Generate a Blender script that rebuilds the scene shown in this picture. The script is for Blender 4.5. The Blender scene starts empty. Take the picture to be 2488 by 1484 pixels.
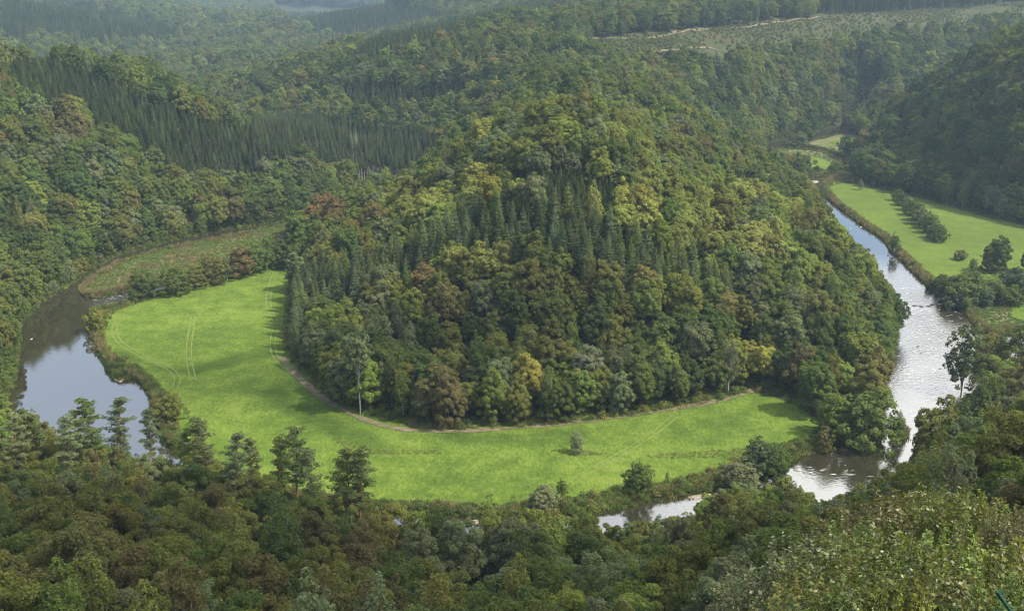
import bpy, math, random
import numpy as np
from mathutils import Vector, Matrix
from mathutils.geometry import delaunay_2d_cdt
R = math.radians
rng = np.random.default_rng(11)
random.seed(5)
SC = bpy.context.scene
COL = SC.collection

# ------------------------------------------------------------------ camera
CAMZ = 130.0
PITCH = R(17.5)
FPX = 2668.0                      # focal length in pixels of a 2488 x 1484 picture
cam_d = bpy.data.cameras.new("camera")
cam = bpy.data.objects.new("camera", cam_d); COL.objects.link(cam)
cam.location = (0, 0, CAMZ); cam.rotation_euler = (R(90) - PITCH, 0, 0)
cam_d.sensor_width = 36; cam_d.lens = 36 * FPX / 2488
cam_d.clip_start = 0.5; cam_d.clip_end = 9000
SC.camera = cam

# ------------------------------------------------------------------ sun, sky, exposure
SUNV = Vector((0.60, -0.16, 0.78)).normalized()       # towards the sun
SUN_EL = math.asin(SUNV.z); SUN_AZ = math.atan2(SUNV.x, SUNV.y)
sd = bpy.data.lights.new("sun", 'SUN'); sd.energy = 5.0; sd.angle = R(2.0); sd.color = (1, 0.925, 0.80)
sun = bpy.data.objects.new("sun", sd); COL.objects.link(sun)
sun.rotation_euler = SUNV.to_track_quat('Z', 'Y').to_euler(); sun.location = (300, 200, 800)
W = bpy.data.worlds.new("World"); SC.world = W; W.use_nodes = True
SC.view_settings.view_transform = 'Standard'; SC.view_settings.look = 'None'
SC.view_settings.exposure = 0.9; SC.view_settings.gamma = 1; SC.view_settings.use_curve_mapping = False
SC.cycles.volume_bounces = 0; SC.cycles.max_bounces = 6; SC.cycles.diffuse_bounces = 3
SC.cycles.transparent_max_bounces = 8
SC.cycles.use_denoising = True; SC.cycles.filter_width = 1.15

def world_nodes():
    nt = W.node_tree; nt.nodes.clear(); N = nt.nodes.new; L = nt.links.new
    out = N('ShaderNodeOutputWorld'); bg = N('ShaderNodeBackground'); L(bg.outputs[0], out.inputs[0])
    sky = N('ShaderNodeTexSky'); sky.sky_type = 'NISHITA'; sky.sun_disc = False
    sky.sun_elevation = SUN_EL; sky.sun_rotation = SUN_AZ; sky.altitude = 300
    tc = N('ShaderNodeTexCoord'); mp = N('ShaderNodeMapping'); mp.inputs['Scale'].default_value = (1.6, 1.6, 4.0)
    L(tc.outputs['Generated'], mp.inputs[0])
    no = N('ShaderNodeTexNoise'); no.inputs['Scale'].default_value = 1.5; no.inputs['Detail'].default_value = 6; L(mp.outputs[0], no.inputs['Vector'])
    sx = N('ShaderNodeSeparateXYZ'); L(tc.outputs['Generated'], sx.inputs[0])
    a = N('ShaderNodeMath'); a.operation = 'MULTIPLY_ADD'; a.inputs[1].default_value = 0.55; L(sx.outputs['X'], a.inputs[0]); L(no.outputs['Fac'], a.inputs[2])
    rp = N('ShaderNodeValToRGB'); rp.color_ramp.elements[0].color = (.20, .20, .20, 1); rp.color_ramp.elements[0].position = 0.50; rp.color_ramp.elements[1].position = 0.65; L(a.outputs[0], rp.inputs[0])
    el = N('ShaderNodeMapRange'); el.interpolation_type = 'SMOOTHSTEP'; el.inputs['From Min'].default_value = .235; el.inputs['From Max'].default_value = .285; L(sx.outputs['Z'], el.inputs['Value'])
    em = N('ShaderNodeMath'); em.operation = 'MULTIPLY'; L(rp.outputs[0], em.inputs[0]); L(el.outputs[0], em.inputs[1])
    sc_ = N('ShaderNodeVectorMath'); sc_.operation = 'SCALE'; sc_.inputs['Scale'].default_value = 0.15; L(sky.outputs[0], sc_.inputs[0])
    mx = N('ShaderNodeMix'); mx.data_type = 'RGBA'; L(em.outputs[0], mx.inputs['Factor']); L(sc_.outputs[0], mx.inputs['A'])
    mx.inputs['B'].default_value = (1.55, 1.53, 1.47, 1); L(mx.outputs['Result'], bg.inputs['Color'])
    bg.inputs['Strength'].default_value = 1.0
world_nodes()

# ------------------------------------------------------------------ picture <-> place
def ray(px, py):
    px = np.asarray(px, float); py = np.asarray(py, float)
    x = (px - 1244) / FPX; y = (742 - py) / FPX
    return x, math.cos(PITCH) + y * math.sin(PITCH), -math.sin(PITCH) + y * math.cos(PITCH)
def at_z(px, py, z=0.0):
    x, y, zz = ray(px, py); t = (z - CAMZ) / zz
    return np.stack([x * t, y * t], -1)
def at_y(px, py, Y):
    x, y, zz = ray(px, py); t = Y / y
    return x * t, CAMZ + zz * t
def project(X, Y, Z):
    d = Z - CAMZ
    f = Y * math.cos(PITCH) - d * math.sin(PITCH); u = Y * math.sin(PITCH) + d * math.cos(PITCH)
    f = np.maximum(f, 0.01)
    return 1244 + FPX * X / f, 742 - FPX * u / f, f
def PG(pts, z=0.0):
    p = np.array(pts, float); return at_z(p[:, 0], p[:, 1], z)
def inside(poly, X, Y):
    r = np.zeros(X.shape, bool); n = len(poly)
    for i in range(n):
        x1, y1 = poly[i]; x2, y2 = poly[(i + 1) % n]
        if y1 == y2: continue
        c = ((y1 > Y) != (y2 > Y)) & (X < (x2 - x1) * (Y - y1) / (y2 - y1) + x1)
        r ^= c
    return r
def dist_line(pts, X, Y, closed=False):
    d = np.full(X.shape, 1e9); n = len(pts)
    for i in range(n if closed else n - 1):
        ax, ay = pts[i]; bx, by = pts[(i + 1) % n]
        vx, vy = bx - ax, by - ay; l = vx * vx + vy * vy + 1e-9
        t = np.clip(((X - ax) * vx + (Y - ay) * vy) / l, 0, 1)
        d = np.minimum(d, (X - ax - t * vx) ** 2 + (Y - ay - t * vy) ** 2)
    return np.sqrt(d)
def sdist(poly, X, Y):
    d = dist_line(poly, X, Y, True); return np.where(inside(poly, X, Y), -d, d)
def smooth(t): t = np.clip(t, 0, 1); return t * t * (3 - 2 * t)
def chaikin(p, n=1, closed=True):
    p = np.array(p, float)
    for _ in range(n):
        q = np.roll(p, -1, 0) if closed else p[1:]; b = p if closed else p[:-1]
        m = np.stack([b * .75 + q * .25, b * .25 + q * .75], 1).reshape(-1, 2)
        p = m if closed else np.vstack([p[:1], m, p[-1:]])
    return p

# ------------------------------------------------------------------ outlines read off the valley floor
WZ = -1.0
RIVER = chaikin(PG([(1200, 425), (1000, 450), (880, 474), (800, 497), (709, 530), (650, 550), (515, 566), (428, 583), (378, 597), (318, 612),
    (270, 628), (234, 648), (190, 676), (160, 702), (114, 722), (80, 755), (40, 790), (42, 840), (36, 900), (22, 950), (0, 1000), (40, 1045), (150, 1070), (250, 1090),
    (330, 1120), (430, 1180), (550, 1235), (700, 1280), (900, 1345), (1050, 1385), (1200, 1410), (1330, 1385), (1500, 1325),
    (1700, 1285), (1850, 1265), (2000, 1240), (2150, 1200), (2260, 1150), (2330, 1090), (2420, 1040), (2560, 990), (2640, 900), (2560, 830), (2475, 800),
    (2435, 812), (2405, 814), (2375, 800), (2365, 783), (2351, 757), (2315, 733), (2274, 710), (2254, 693), (2224, 663), (2191, 630), (2164, 606),
    (2151, 580), (2104, 553), (2057, 516), (2027, 496), (2000, 468), (1996, 448), (2040, 425), (2062, 400), (2040, 378), (1990, 362), (1930, 352), (2000, 338), (2060, 322), (2100, 300), (2080, 290),
    (2000, 318), (1900, 338), (1850, 352), (1838, 375), (1880, 425), (1950, 446), (1972, 470), (1984, 496), (2044, 560), (2080, 600), (2096, 630), (2130, 665), (2165, 710),
    (2180, 780), (2170, 850), (2150, 910), (2135, 960), (2130, 1020), (2141, 1052), (2100, 1062), (2050, 1062), (2037, 1075), (2007, 1087), (1957, 1105), (1917, 1125), (1905, 1142),
    (1840, 1160), (1760, 1180), (1700, 1197), (1601, 1212), (1534, 1224), (1467, 1244), (1330, 1262), (1283, 1258), (1210, 1268), (1133, 1250), (1000, 1240), (899, 1236), (760, 1222), (600, 1180),
    (470, 1125), (408, 1075), (390, 1045), (373, 1008), (374, 981), (364, 954), (348, 927), (321, 912), (301, 921), (284, 924), (267, 907), (254, 874),
    (234, 844), (231, 807), (217, 773), (234, 753), (274, 747), (314, 735), (420, 704), (500, 682), (600, 654), (680, 626), (715, 590), (745, 556), (800, 524), (900, 498), (1000, 472), (1200, 450)], WZ), 1)
ISLETS = [chaikin(PG(p, WZ), 2) for p in (
    [(217, 727), (197, 713), (205, 695), (220, 683), (246, 664), (282, 645), (325, 630), (385, 614), (432, 602), (520, 586), (640, 562), (700, 545), (712, 556), (690, 585), (672, 606), (600, 638), (500, 666), (400, 690), (314, 706), (267, 715)],
    [(1872, 372), (1900, 364), (1960, 366), (2010, 375), (2045, 392), (2045, 410), (2010, 426), (1960, 432), (1900, 420), (1878, 395)],
    [(2385, 838), (2400, 820), (2435, 828), (2446, 850), (2435, 880), (2405, 902), (2370, 896), (2376, 866)],
    [(2168, 1050), (2180, 1043), (2200, 1048), (2204, 1058), (2190, 1064), (2170, 1060)],
)]
MEADOW = chaikin(PG([(694, 638), (600, 664), (500, 692), (420, 714), (350, 734), (290, 752), (254, 774), (247, 812), (256, 850), (290, 866), (330, 890), (372, 925),
    (402, 960), (425, 1000), (432, 1040), (460, 1090), (560, 1150), (700, 1198), (820, 1218), (900, 1223), (1050, 1228), (1170, 1230), (1290, 1222), (1400, 1208),
    (1480, 1196), (1560, 1180), (1650, 1164), (1740, 1140), (1780, 1120), (1850, 1096), (1930, 1072), (1985, 1052), (1990, 1030), (1970, 1010), (1930, 985),
    (1880, 965), (1840, 953), (1760, 972), (1700, 984), (1600, 1003), (1450, 1022), (1300, 1037), (1150, 1044), (1040, 1044), (960, 1031), (880, 1008), (820, 981),
    (780, 948), (740, 912), (706, 880), (690, 850), (690, 780), (700, 700), (712, 650)]), 1)
FIELDS = [chaikin(PG(p), 1) for p in (
    [(2012, 452), (2060, 445), (2110, 452), (2160, 465), (2230, 478), (2300, 500), (2400, 530), (2488, 548), (2620, 590), (2620, 690), (2488, 658), (2400, 650), (2340, 662), (2290, 680), (2265, 676), (2225, 640), (2185, 604), (2160, 572), (2110, 546), (2066, 514), (2035, 492), (2016, 468)],
    [(1880, 378), (1950, 378), (2005, 388), (2026, 402), (2018, 412), (1985, 417), (1930, 421), (1906, 414), (1890, 396)],
    [(2010, 345), (2060, 335), (2098, 333), (2080, 349), (2030, 351)],
    [(2445, 752), (2500, 742), (2560, 760), (2500, 782), (2460, 775)])]
FLATS = [RIVER, MEADOW] + ISLETS + FIELDS + [chaikin(PG(p), 1) for p in (
    [(2265, 680), (2340, 660), (2640, 680), (2640, 820), (2400, 805), (2350, 750)],
    [(1960, 330), (2110, 325), (2080, 400), (2060, 450), (1990, 445), (2040, 400), (1990, 365)],
    [(440, 200), (470, 186), (520, 184), (530, 196), (480, 206)],
    [(880, 480), (880, 440), (960, 440), (960, 470)])]
CLEAR = [PG(p) for p in ()]

# ------------------------------------------------------------------ terrain heights: thin plate spline through control points
CT = [  # px, py, forward distance, canopy height over the ground there
 # hill in the loop
 (1060, 850, 320, 18), (1300, 850, 322, 18), (1600, 850, 318, 18), (900, 800, 328, 18), (760, 700, 362, 18), (1380, 700, 335, 18), (1100, 620, 355, 18), (1650, 700, 335, 18), (1850, 780, 330, 16),
 (1380, 560, 350, 18), (1700, 560, 368, 15), (1900, 620, 370, 15), (2050, 700, 362, 13), (1380, 480, 366, 15), (1380, 415, 385, 12), (1100, 500, 392, 15), (900, 530, 425, 15), (800, 500, 500, 14),
 (1700, 470, 402, 15), (1900, 500, 436, 15), (1380, 330, 420, 14), (1400, 245, 462, 14), (1300, 285, 452, 14), (1150, 420, 430, 14), (1220, 330, 462, 14), (1000, 420, 480, 14), (1600, 380, 445, 14), (1600, 300, 490, 14), (1800, 430, 500, 14), (1520, 262, 475, 14),
 (1440, 175, 600, 14), (1600, 260, 640, 14), (1750, 320, 690, 14), (1850, 350, 770, 12), (1110, 350, 515, 14), (1960, 430, 560, 13),
 # left side of the valley
 (100, 500, 498, 14), (200, 480, 504, 14), (400, 520, 533, 14), (60, 400, 495, 14), (250, 400, 522, 14), (450, 430, 548, 14), (200, 300, 545, 14), (400, 330, 575, 14), (60, 230, 550, 14), (200, 190, 598, 14), (350, 210, 618, 14), (450, 250, 620, 14), (30, 110, 640, 14), (200, 132, 650, 14),
 (330, 155, 680, 14), (430, 200, 690, 14), (500, 245, 690, 14), (620, 290, 675, 14), (550, 340, 610, 14), (600, 430, 580, 14), (740, 400, 628, 12), (700, 330, 665, 14), (850, 300, 760, 18), (950, 335, 740, 18), (860, 440, 655, 4), (800, 305, 700, 14), (960, 440, 660, 2),
 # mountain behind
 (1050, 335, 690, 14), (900, 270, 775, 14), (1100, 255, 715, 14), (1300, 215, 700, 14), (900, 180, 830, 14), (1150, 150, 790, 14), (1350, 120, 780, 14), (700, 210, 890, 14), (700, 155, 960, 14), (560, 185, 1090, 12), (880, 105, 900, 14), (1000, 80, 930, 14), (1300, 15, 1000, 14), (1400, 50, 890, 14), (1550, 40, 910, 14),
 (1600, 130, 830, 3), (1500, 137, 810, 4), (1720, 122, 850, 1), (1600, 190, 740, 14), (1900, 90, 970, 1), (1700, 70, 960, 1), (2000, 40, 1040, 1), (2200, 45, 1060, 2), (2460, 15, 1150, 1), (2000, 0, 1180, 14),
 (1900, 180, 865, 14), (1900, 280, 780, 14), (2100, 120, 950, 14), (2050, 250, 840, 14), (2000, 312, 790, 13), (2300, 90, 1010, 14), (2400, 110, 970, 14), (2200, 200, 900, 14), (2130, 300, 815, 14),
 # right spur
 (2488, 130, 635, 14), (2400, 200, 640, 14), (2300, 235, 675, 14), (2200, 275, 725, 14), (2450, 300, 590, 14), (2300, 330, 645, 14), (2200, 380, 680, 14), (2450, 420, 565, 14), (2300, 430, 620, 14), (2600, 250, 570, 14), (2700, 100, 600, 14),
 # far hills on the left
 (300, 150, 1300, 12), (450, 130, 1350, 12), (100, 105, 1420, 12), (300, 100, 1500, 12), (250, 38, 1680, 12), (50, 15, 1750, 12), (430, 78, 1580, 12), (600, 130, 1450, 12), (720, 118, 1500, 12), (600, 80, 1700, 12), (480, 85, 1750, 12), (800, 105, 1650, 12),
 (350, 10, 2400, 12), (700, 50, 2100, 12), (900, 60, 2150, 12), (1000, 20, 2600, 12), (1150, 8, 2900, 12), (1200, 15, 2500, 12), (700, 5, 2900, 12),
 # near bank and the slope below the viewpoint
 (250, 1090, 248, 12), (100, 1130, 235, 10), (60, 1000, 262, 15), (500, 1180, 236, 10), (700, 1200, 226, 8), (100, 1300, 180, 10), (400, 1300, 190, 10), (300, 1460, 140, 10), (650, 1420, 160, 10), (1000, 1440, 176, 12), (20, 820, 340, 15), (20, 600, 425, 15),
 (1250, 1430, 180, 12), (1300, 1480, 165, 12), (1600, 1330, 186, 10), (1600, 1450, 146, 10), (1850, 1280, 182, 9), (2000, 1340, 120, 9), (1800, 1400, 140, 9), (2250, 1110, 205, 9), (2200, 1180, 175, 9), (2400, 950, 250, 14), (2400, 1100, 190, 12), (2488, 870, 275, 14), (2470, 1180, 120, 9), (2600, 1000, 190, 12),
 (1300, 1600, 120, 10),
]
CW = [  # plain world points
 (0, 0, 127.5), (3, 4, 125.5), (16, 38, 106), (22, 34, 108.5), (14, 25, 111.5), (11, 17, 116), (7, 24, 110), (3.5, 24, 105), (8, 38, 100), (2, 36, 95), (27, 46, 103), (0, 30, 96), (-25, 30, 92), (0, 60, 72), (35, 60, 84), (55, 60, 90), (45, 95, 60), (-20, 100, 48), (-70, 100, 50), (-60, 60, 70), (90, 90, 72), (-130, 130, 42),
 (-200, 200, 30), (-240, 260, 32), (-260, 330, 40), (150, 150, 50), (220, 200, 48), (260, 300, 30), (300, 400, 24), (330, 480, 30), (0, -60, 130), (-200, 0, 110), (200, 0, 130), (-300, 500, 62), (-420, 600, 84), (-400, 400, 70),
 (700, 600, 95), (900, 900, 100), (600, 200, 100), (-700, 800, 95), (-900, 1200, 60), (-800, 1600, 80), (-1200, 2600, 110), (0, 3600, 150), (1500, 3200, 150), (1800, 1500, 120), (900, 1400, 118), (500, 1700, 115), (0, 1700, 100), (150, 2200, 90), (-2000, 3400, 140), (0, 2900, 125), (-100, 3000, 125), (-500, 3000, 122), (-1000, 1900, 70),
 # hidden valleys between the ridges
 (28, 530, 52), (80, 560, 47), (-20, 545, 43), (10, 660, 53), (60, 690, 51), (260, 740, 30), (300, 790, 30),
 (-330, 1180, 3), (-300, 900, 10), (-220, 770, 8), (-40, 610, 6), (-70, 620, 2), (-480, 1220, 6), (-700, 1300, 25), (-620, 1900, 30), (-300, 1750, 25), (-250, 2000, 28),
]
pts = []
for px, py, Y, hc in CT:
    x, z = at_y(px, py, Y); pts.append((float(x), Y, float(z) - hc))
pts += CW
CPT = np.array(pts, float)
def tps_fit(C, lam=2.0):
    x = C[:, :2] / 100; n = len(C)
    r2 = ((x[:, None] - x[None]) ** 2).sum(-1); K = np.where(r2 > 0, r2 * np.log(r2 + 1e-12), 0) + np.eye(n) * lam * 0.02
    P = np.hstack([np.ones((n, 1)), x]); A = np.zeros((n + 3, n + 3)); A[:n, :n] = K; A[:n, n:] = P; A[n:, :n] = P.T
    return x, np.linalg.solve(A, np.concatenate([C[:, 2], np.zeros(3)]))
TX, TW = tps_fit(CPT)
def vnoise(X, Y, s, seed=0):
    X = X / s + seed * 17.3; Y = Y / s - seed * 9.1
    xi = np.floor(X); yi = np.floor(Y); fx = smooth(X - xi); fy = smooth(Y - yi)
    def h(a, b):
        v = np.sin(a * 127.1 + b * 311.7 + seed * 74.7) * 43758.5453; return v - np.floor(v)
    return (h(xi, yi) * (1 - fx) + h(xi + 1, yi) * fx) * (1 - fy) + (h(xi, yi + 1) * (1 - fx) + h(xi + 1, yi + 1) * fx) * fy
def flat_dist(X, Y, river=True):
    d = np.full(X.shape, 1e9); near = (np.abs(X) < 480) & (Y > 150) & (Y < 1400)
    dn = d[near]
    for p in FLATS[0 if river else 1:]: dn = np.minimum(dn, sdist(p, X[near], Y[near]))
    d[near] = dn; return d
def river_dist(X, Y):
    d = np.full(X.shape, 1e9); near = (np.abs(X) < 480) & (Y > 150) & (Y < 1300)
    dn = sdist(RIVER, X[near], Y[near])
    for p in ISLETS: dn = np.maximum(dn, -sdist(p, X[near], Y[near]))
    d[near] = dn; return d
def height(X, Y, parts=False):
    X = np.atleast_1d(np.asarray(X, float)); Y = np.atleast_1d(np.asarray(Y, float))
    z = np.zeros(X.shape); x = X / 100; y = Y / 100
    for i in range(len(TX)):
        r2 = (x - TX[i, 0]) ** 2 + (y - TX[i, 1]) ** 2
        z += TW[i] * r2 * np.log(r2 + 1e-12)
    z += TW[-3] + TW[-2] * x + TW[-1] * y
    z += (vnoise(X, Y, 45, 1) - .5) * 7 * smooth((Y - 60) / 100) + (vnoise(X, Y, 14, 2) - .5) * 2
    z = np.maximum(z, 1.6)
    fd = flat_dist(X, Y); rd = river_dist(X, Y)
    z = z * smooth((fd - 1.5) / 22) + 0.12 * (vnoise(X, Y, 9, 3) - .5) + 0.5 * (vnoise(X, Y, 40, 4) - .5) * smooth((fd + 60) / 60) 
    z = z + (-3.4 - z) * smooth((0.8 - rd) / 3.2)
    return (z, fd, rd) if parts else z

# ------------------------------------------------------------------ helpers
def tag(o, label=None, cat=None, group=None, kind=None):
    if label: o["label"] = label
    if cat: o["category"] = cat
    if group: o["group"] = group
    if kind: o["kind"] = kind
    return o
def mesh_np(name, V, F, mats=(), mi=None, smooth_=False, attrs=None):
    me = bpy.data.meshes.new(name); V = np.asarray(V, np.float32); F = np.asarray(F, np.int32)
    k = F.shape[1]
    me.vertices.add(len(V)); me.vertices.foreach_set("co", V.ravel())
    me.loops.add(F.size); me.loops.foreach_set("vertex_index", F.ravel())
    me.polygons.add(len(F)); me.polygons.foreach_set("loop_start", np.arange(0, F.size, k, dtype=np.int32))
    if mi is not None: me.polygons.foreach_set("material_index", np.asarray(mi, np.int32))
    if smooth_: me.polygons.foreach_set("use_smooth", np.ones(len(F), bool))
    for m in mats: me.materials.append(m)
    for n, a in (attrs or {}).items():
        dom = 'POINT' if len(a) == len(V) else 'FACE'
        if a.ndim == 2: at = me.attributes.new(n, 'FLOAT_VECTOR', dom); at.data.foreach_set("vector", a.astype(np.float32).ravel())
        else: at = me.attributes.new(n, 'FLOAT', dom); at.data.foreach_set("value", a.astype(np.float32))
    me.update(calc_edges=True); me.validate(); return me
def link(name, me, parent=None):
    o = bpy.data.objects.new(name, me); COL.objects.link(o)
    if parent: o.parent = parent
    return o
def tubes(paths, sides=6):
    """paths: list of (points Nx3, radii N) -> verts, quads"""
    V = []; F = []; b = 0
    for P, r in paths:
        P = np.asarray(P, float); r = np.asarray(r, float); n = len(P)
        T = np.gradient(P, axis=0); T /= np.linalg.norm(T, axis=1)[:, None] + 1e-9
        a = np.array([0.3, 0.9, 0.1]); a = a if abs(T[0] @ a) < .9 else np.array([1., 0, 0])
        U = np.cross(T, a); U /= np.linalg.norm(U, axis=1)[:, None] + 1e-9; Wv = np.cross(T, U)
        th = np.arange(sides) * 2 * math.pi / sides
        ring = P[:, None] + r[:, None, None] * (np.cos(th)[None, :, None] * U[:, None] + np.sin(th)[None, :, None] * Wv[:, None])
        V.append(ring.reshape(-1, 3))
        for i in range(n - 1):
            for j in range(sides):
                F.append((b + i * sides + j, b + i * sides + (j + 1) % sides, b + (i + 1) * sides + (j + 1) % sides, b + (i + 1) * sides + j))
        b += n * sides
    return np.vstack(V), np.array(F)
def cards(C, Nn, s, asp=0.6, g=None, along=None):
    """leaf-shaped four-cornered faces at C with normals Nn, half-length s"""
    g = g or rng; n = len(C)
    Nn = Nn / (np.linalg.norm(Nn, axis=1)[:, None] + 1e-9)
    a = g.normal(size=(n, 3)) if along is None else along
    U = a - (a * Nn).sum(1)[:, None] * Nn; U /= np.linalg.norm(U, axis=1)[:, None] + 1e-9
    Wv = np.cross(Nn, U); s = np.broadcast_to(s, n)[:, None]
    V = np.stack([C - U * s, C + Wv * s * asp - U * s * .1, C + U * s, C - Wv * s * asp - U * s * .1], 1).reshape(-1, 3)
    return V, np.arange(4 * n).reshape(n, 4)

# ------------------------------------------------------------------ materials
def new_mat(name):
    m = bpy.data.materials.new(name); m.use_nodes = True; nt = m.node_tree; nt.nodes.clear()
    return m, nt, nt.nodes.new, nt.links.new
def leaf_mat(name, gloss=0.0, transl=0.28, lo=.65, hi=1.4):
    m, nt, N, L = new_mat(name)
    out = N('ShaderNodeOutputMaterial')
    at = N('ShaderNodeAttribute'); at.attribute_type = 'INSTANCER'; at.attribute_name = 'tint'
    lv = N('ShaderNodeAttribute'); lv.attribute_type = 'GEOMETRY'; lv.attribute_name = 'leafv'
    oi = N('ShaderNodeObjectInfo')
    mr = N('ShaderNodeMapRange'); mr.inputs['To Min'].default_value = lo; mr.inputs['To Max'].default_value = hi; L(lv.outputs['Fac'], mr.inputs['Value'])
    mu = N('ShaderNodeVectorMath'); mu.operation = 'SCALE'; L(at.outputs['Vector'], mu.inputs[0]); L(mr.outputs[0], mu.inputs['Scale'])
    df = N('ShaderNodeBsdfDiffuse'); df.inputs['Roughness'].default_value = 0.5; L(mu.outputs[0], df.inputs['Color'])
    tr = N('ShaderNodeBsdfTranslucent')
    tg = N('ShaderNodeVectorMath'); tg.operation = 'MULTIPLY'; tg.inputs[1].default_value = (1.25, 1.35, 0.6); L(mu.outputs[0], tg.inputs[0]); L(tg.outputs[0], tr.inputs['Color'])
    m1 = N('ShaderNodeMixShader'); m1.inputs[0].default_value = transl; L(df.outputs[0], m1.inputs[1]); L(tr.outputs[0], m1.inputs[2])
    if gloss > 0:
        gl = N('ShaderNodeBsdfGlossy'); gl.inputs['Roughness'].default_value = 0.42; gl.inputs['Color'].default_value = (.9, .95, 1, 1)
        m2 = N('ShaderNodeMixShader'); m2.inputs[0].default_value = gloss; L(m1.outputs[0], m2.inputs[1]); L(gl.outputs[0], m2.inputs[2]); m1 = m2
    L(m1.outputs[0], out.inputs[0]); return m
def plain_mat(name, c1, c2, scale=3.0, rough=0.8, bump=0.0, detail=6, vec=(1, 1, 1), bscale=None):
    m, nt, N, L = new_mat(name)
    out = N('ShaderNodeOutputMaterial'); b = N('ShaderNodeBsdfPrincipled'); L(b.outputs[0], out.inputs[0])
    b.inputs['Roughness'].default_value = rough; b.inputs['Specular IOR Level'].default_value = 0.25
    tc = N('ShaderNodeTexCoord'); mp = N('ShaderNodeMapping'); mp.inputs['Scale'].default_value = vec; L(tc.outputs['Object'], mp.inputs[0])
    no = N('ShaderNodeTexNoise'); no.inputs['Scale'].default_value = scale; no.inputs['Detail'].default_value = detail; L(mp.outputs[0], no.inputs['Vector'])
    rp = N('ShaderNodeValToRGB'); rp.color_ramp.elements[0].position = .35; rp.color_ramp.elements[1].position = .65
    rp.color_ramp.elements[0].color = (*c1, 1); rp.color_ramp.elements[1].color = (*c2, 1); L(no.outputs['Fac'], rp.inputs[0]); L(rp.outputs[0], b.inputs['Base Color'])
    if bump:
        bu = N('ShaderNodeBump'); bu.inputs['Strength'].default_value = bump; bu.inputs['Distance'].default_value = 0.3
        L(no.outputs['Fac'], bu.inputs['Height']); L(bu.outputs[0], b.inputs['Normal'])
    return m
M = {}
M['leaf'] = leaf_mat('leaf', 0.0, 0.36); M['needle'] = leaf_mat('needle', 0.0, 0.15); M['gloss_leaf'] = leaf_mat('gloss_leaf', 0.02, 0.30, .45, 1.5)
M['bark'] = plain_mat('bark', (.06, .05, .04), (.13, .115, .09), 2, .9, .5, vec=(3, 3, .6))
M['pale_bark'] = plain_mat('pale_bark', (.17, .16, .14), (.33, .31, .28), 2, .8, .4, vec=(1, 1, 3))
M['pine_bark'] = plain_mat('pine_bark', (.17, .075, .04), (.30, .15, .085), 2, .85, .5, vec=(2, 2, .7))
M['stone'] = plain_mat('stone', (.14, .13, .11), (.32, .30, .26), .9, .85, .6)
M['dark_stone'] = plain_mat('dark_stone', (.035, .033, .03), (.09, .085, .075), 1.2, .6, .6)
M['slate'] = plain_mat('slate', (.06, .065, .075), (.11, .115, .13), 3, .55, .4, vec=(1, 6, 6))
M['render_wall'] = plain_mat('render_wall', (.40, .37, .31), (.5, .47, .4), 2, .9, .2)
M['timber'] = plain_mat('timber', (.12, .08, .05), (.2, .13, .08), 4, .8, .3)
M['glass'] = plain_mat('glass', (.02, .025, .03), (.03, .035, .04), 1, .08)
M['green_paint'] = plain_mat('green_paint', (.008, .045, .035), (.014, .065, .05), 20, .45, .1)
M['gravel'] = plain_mat('gravel', (.12, .10, .07), (.26, .22, .17), 1.5, .9, .8, detail=12)

def ground_mat():
    m, nt, N, L = new_mat('ground'); out = N('ShaderNodeOutputMaterial'); b = N('ShaderNodeBsdfPrincipled'); L(b.outputs[0], out.inputs[0])
    b.inputs['Roughness'].default_value = .95; b.inputs['Specular IOR Level'].default_value = .1
    tc = N('ShaderNodeTexCoord')
    def noise(s, d=8):
        n = N('ShaderNodeTexNoise'); n.inputs['Scale'].default_value = s; n.inputs['Detail'].default_value = d; n.inputs['Roughness'].default_value = .65; L(tc.outputs['Object'], n.inputs['Vector']); return n
    def ramp(n, cols):
        r = N('ShaderNodeValToRGB'); e = r.color_ramp.elements
        e[0].position = cols[0][0]; e[0].color = (*cols[0][1], 1); e[1].position = cols[-1][0]; e[1].color = (*cols[-1][1], 1)
        for p, c in cols[1:-1]: q = e.new(p); q.color = (*c, 1)
        L(n.outputs['Fac'], r.inputs[0]); return r
    def mix(f, a, c):
        x = N('ShaderNodeMix'); x.data_type = 'RGBA'; L(f, x.inputs['Factor']); L(a, x.inputs['A']); L(c, x.inputs['B']); return x.outputs['Result']
    forest = ramp(noise(.25), [(.35, (.03, .03, .014)), (.5, (.04, .048, .018)), (.65, (.06, .046, .026))])
    rough = ramp(noise(.12, 10), [(.38, (.058, .080, .022)), (.50, (.082, .098, .032)), (.58, (.125, .112, .056)), (.68, (.155, .125, .078))])
    bed = ramp(noise(.3), [(.4, (.018, .018, .010)), (.6, (.036, .034, .018))])
    clear = ramp(noise(.05, 12), [(.38, (.026, .035, .011)), (.52, (.038, .043, .015)), (.66, (.056, .043, .024))])
    a = N('ShaderNodeAttribute'); a.attribute_name = 'flat'; c = N('ShaderNodeAttribute'); c.attribute_name = 'bed'; d = N('ShaderNodeAttribute'); d.attribute_name = 'clear'
    x = mix(a.outputs['Fac'], forest.outputs[0], rough.outputs[0]); x = mix(d.outputs['Fac'], x, clear.outputs[0]); x = mix(c.outputs['Fac'], x, bed.outputs[0])
    L(x, b.inputs['Base Color'])
    bu = N('ShaderNodeBump'); bu.inputs['Strength'].default_value = .7; bu.inputs['Distance'].default_value = .6; L(noise(.9, 10).outputs['Fac'], bu.inputs['Height']); L(bu.outputs[0], b.inputs['Normal'])
    return m
M['ground'] = ground_mat()

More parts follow.
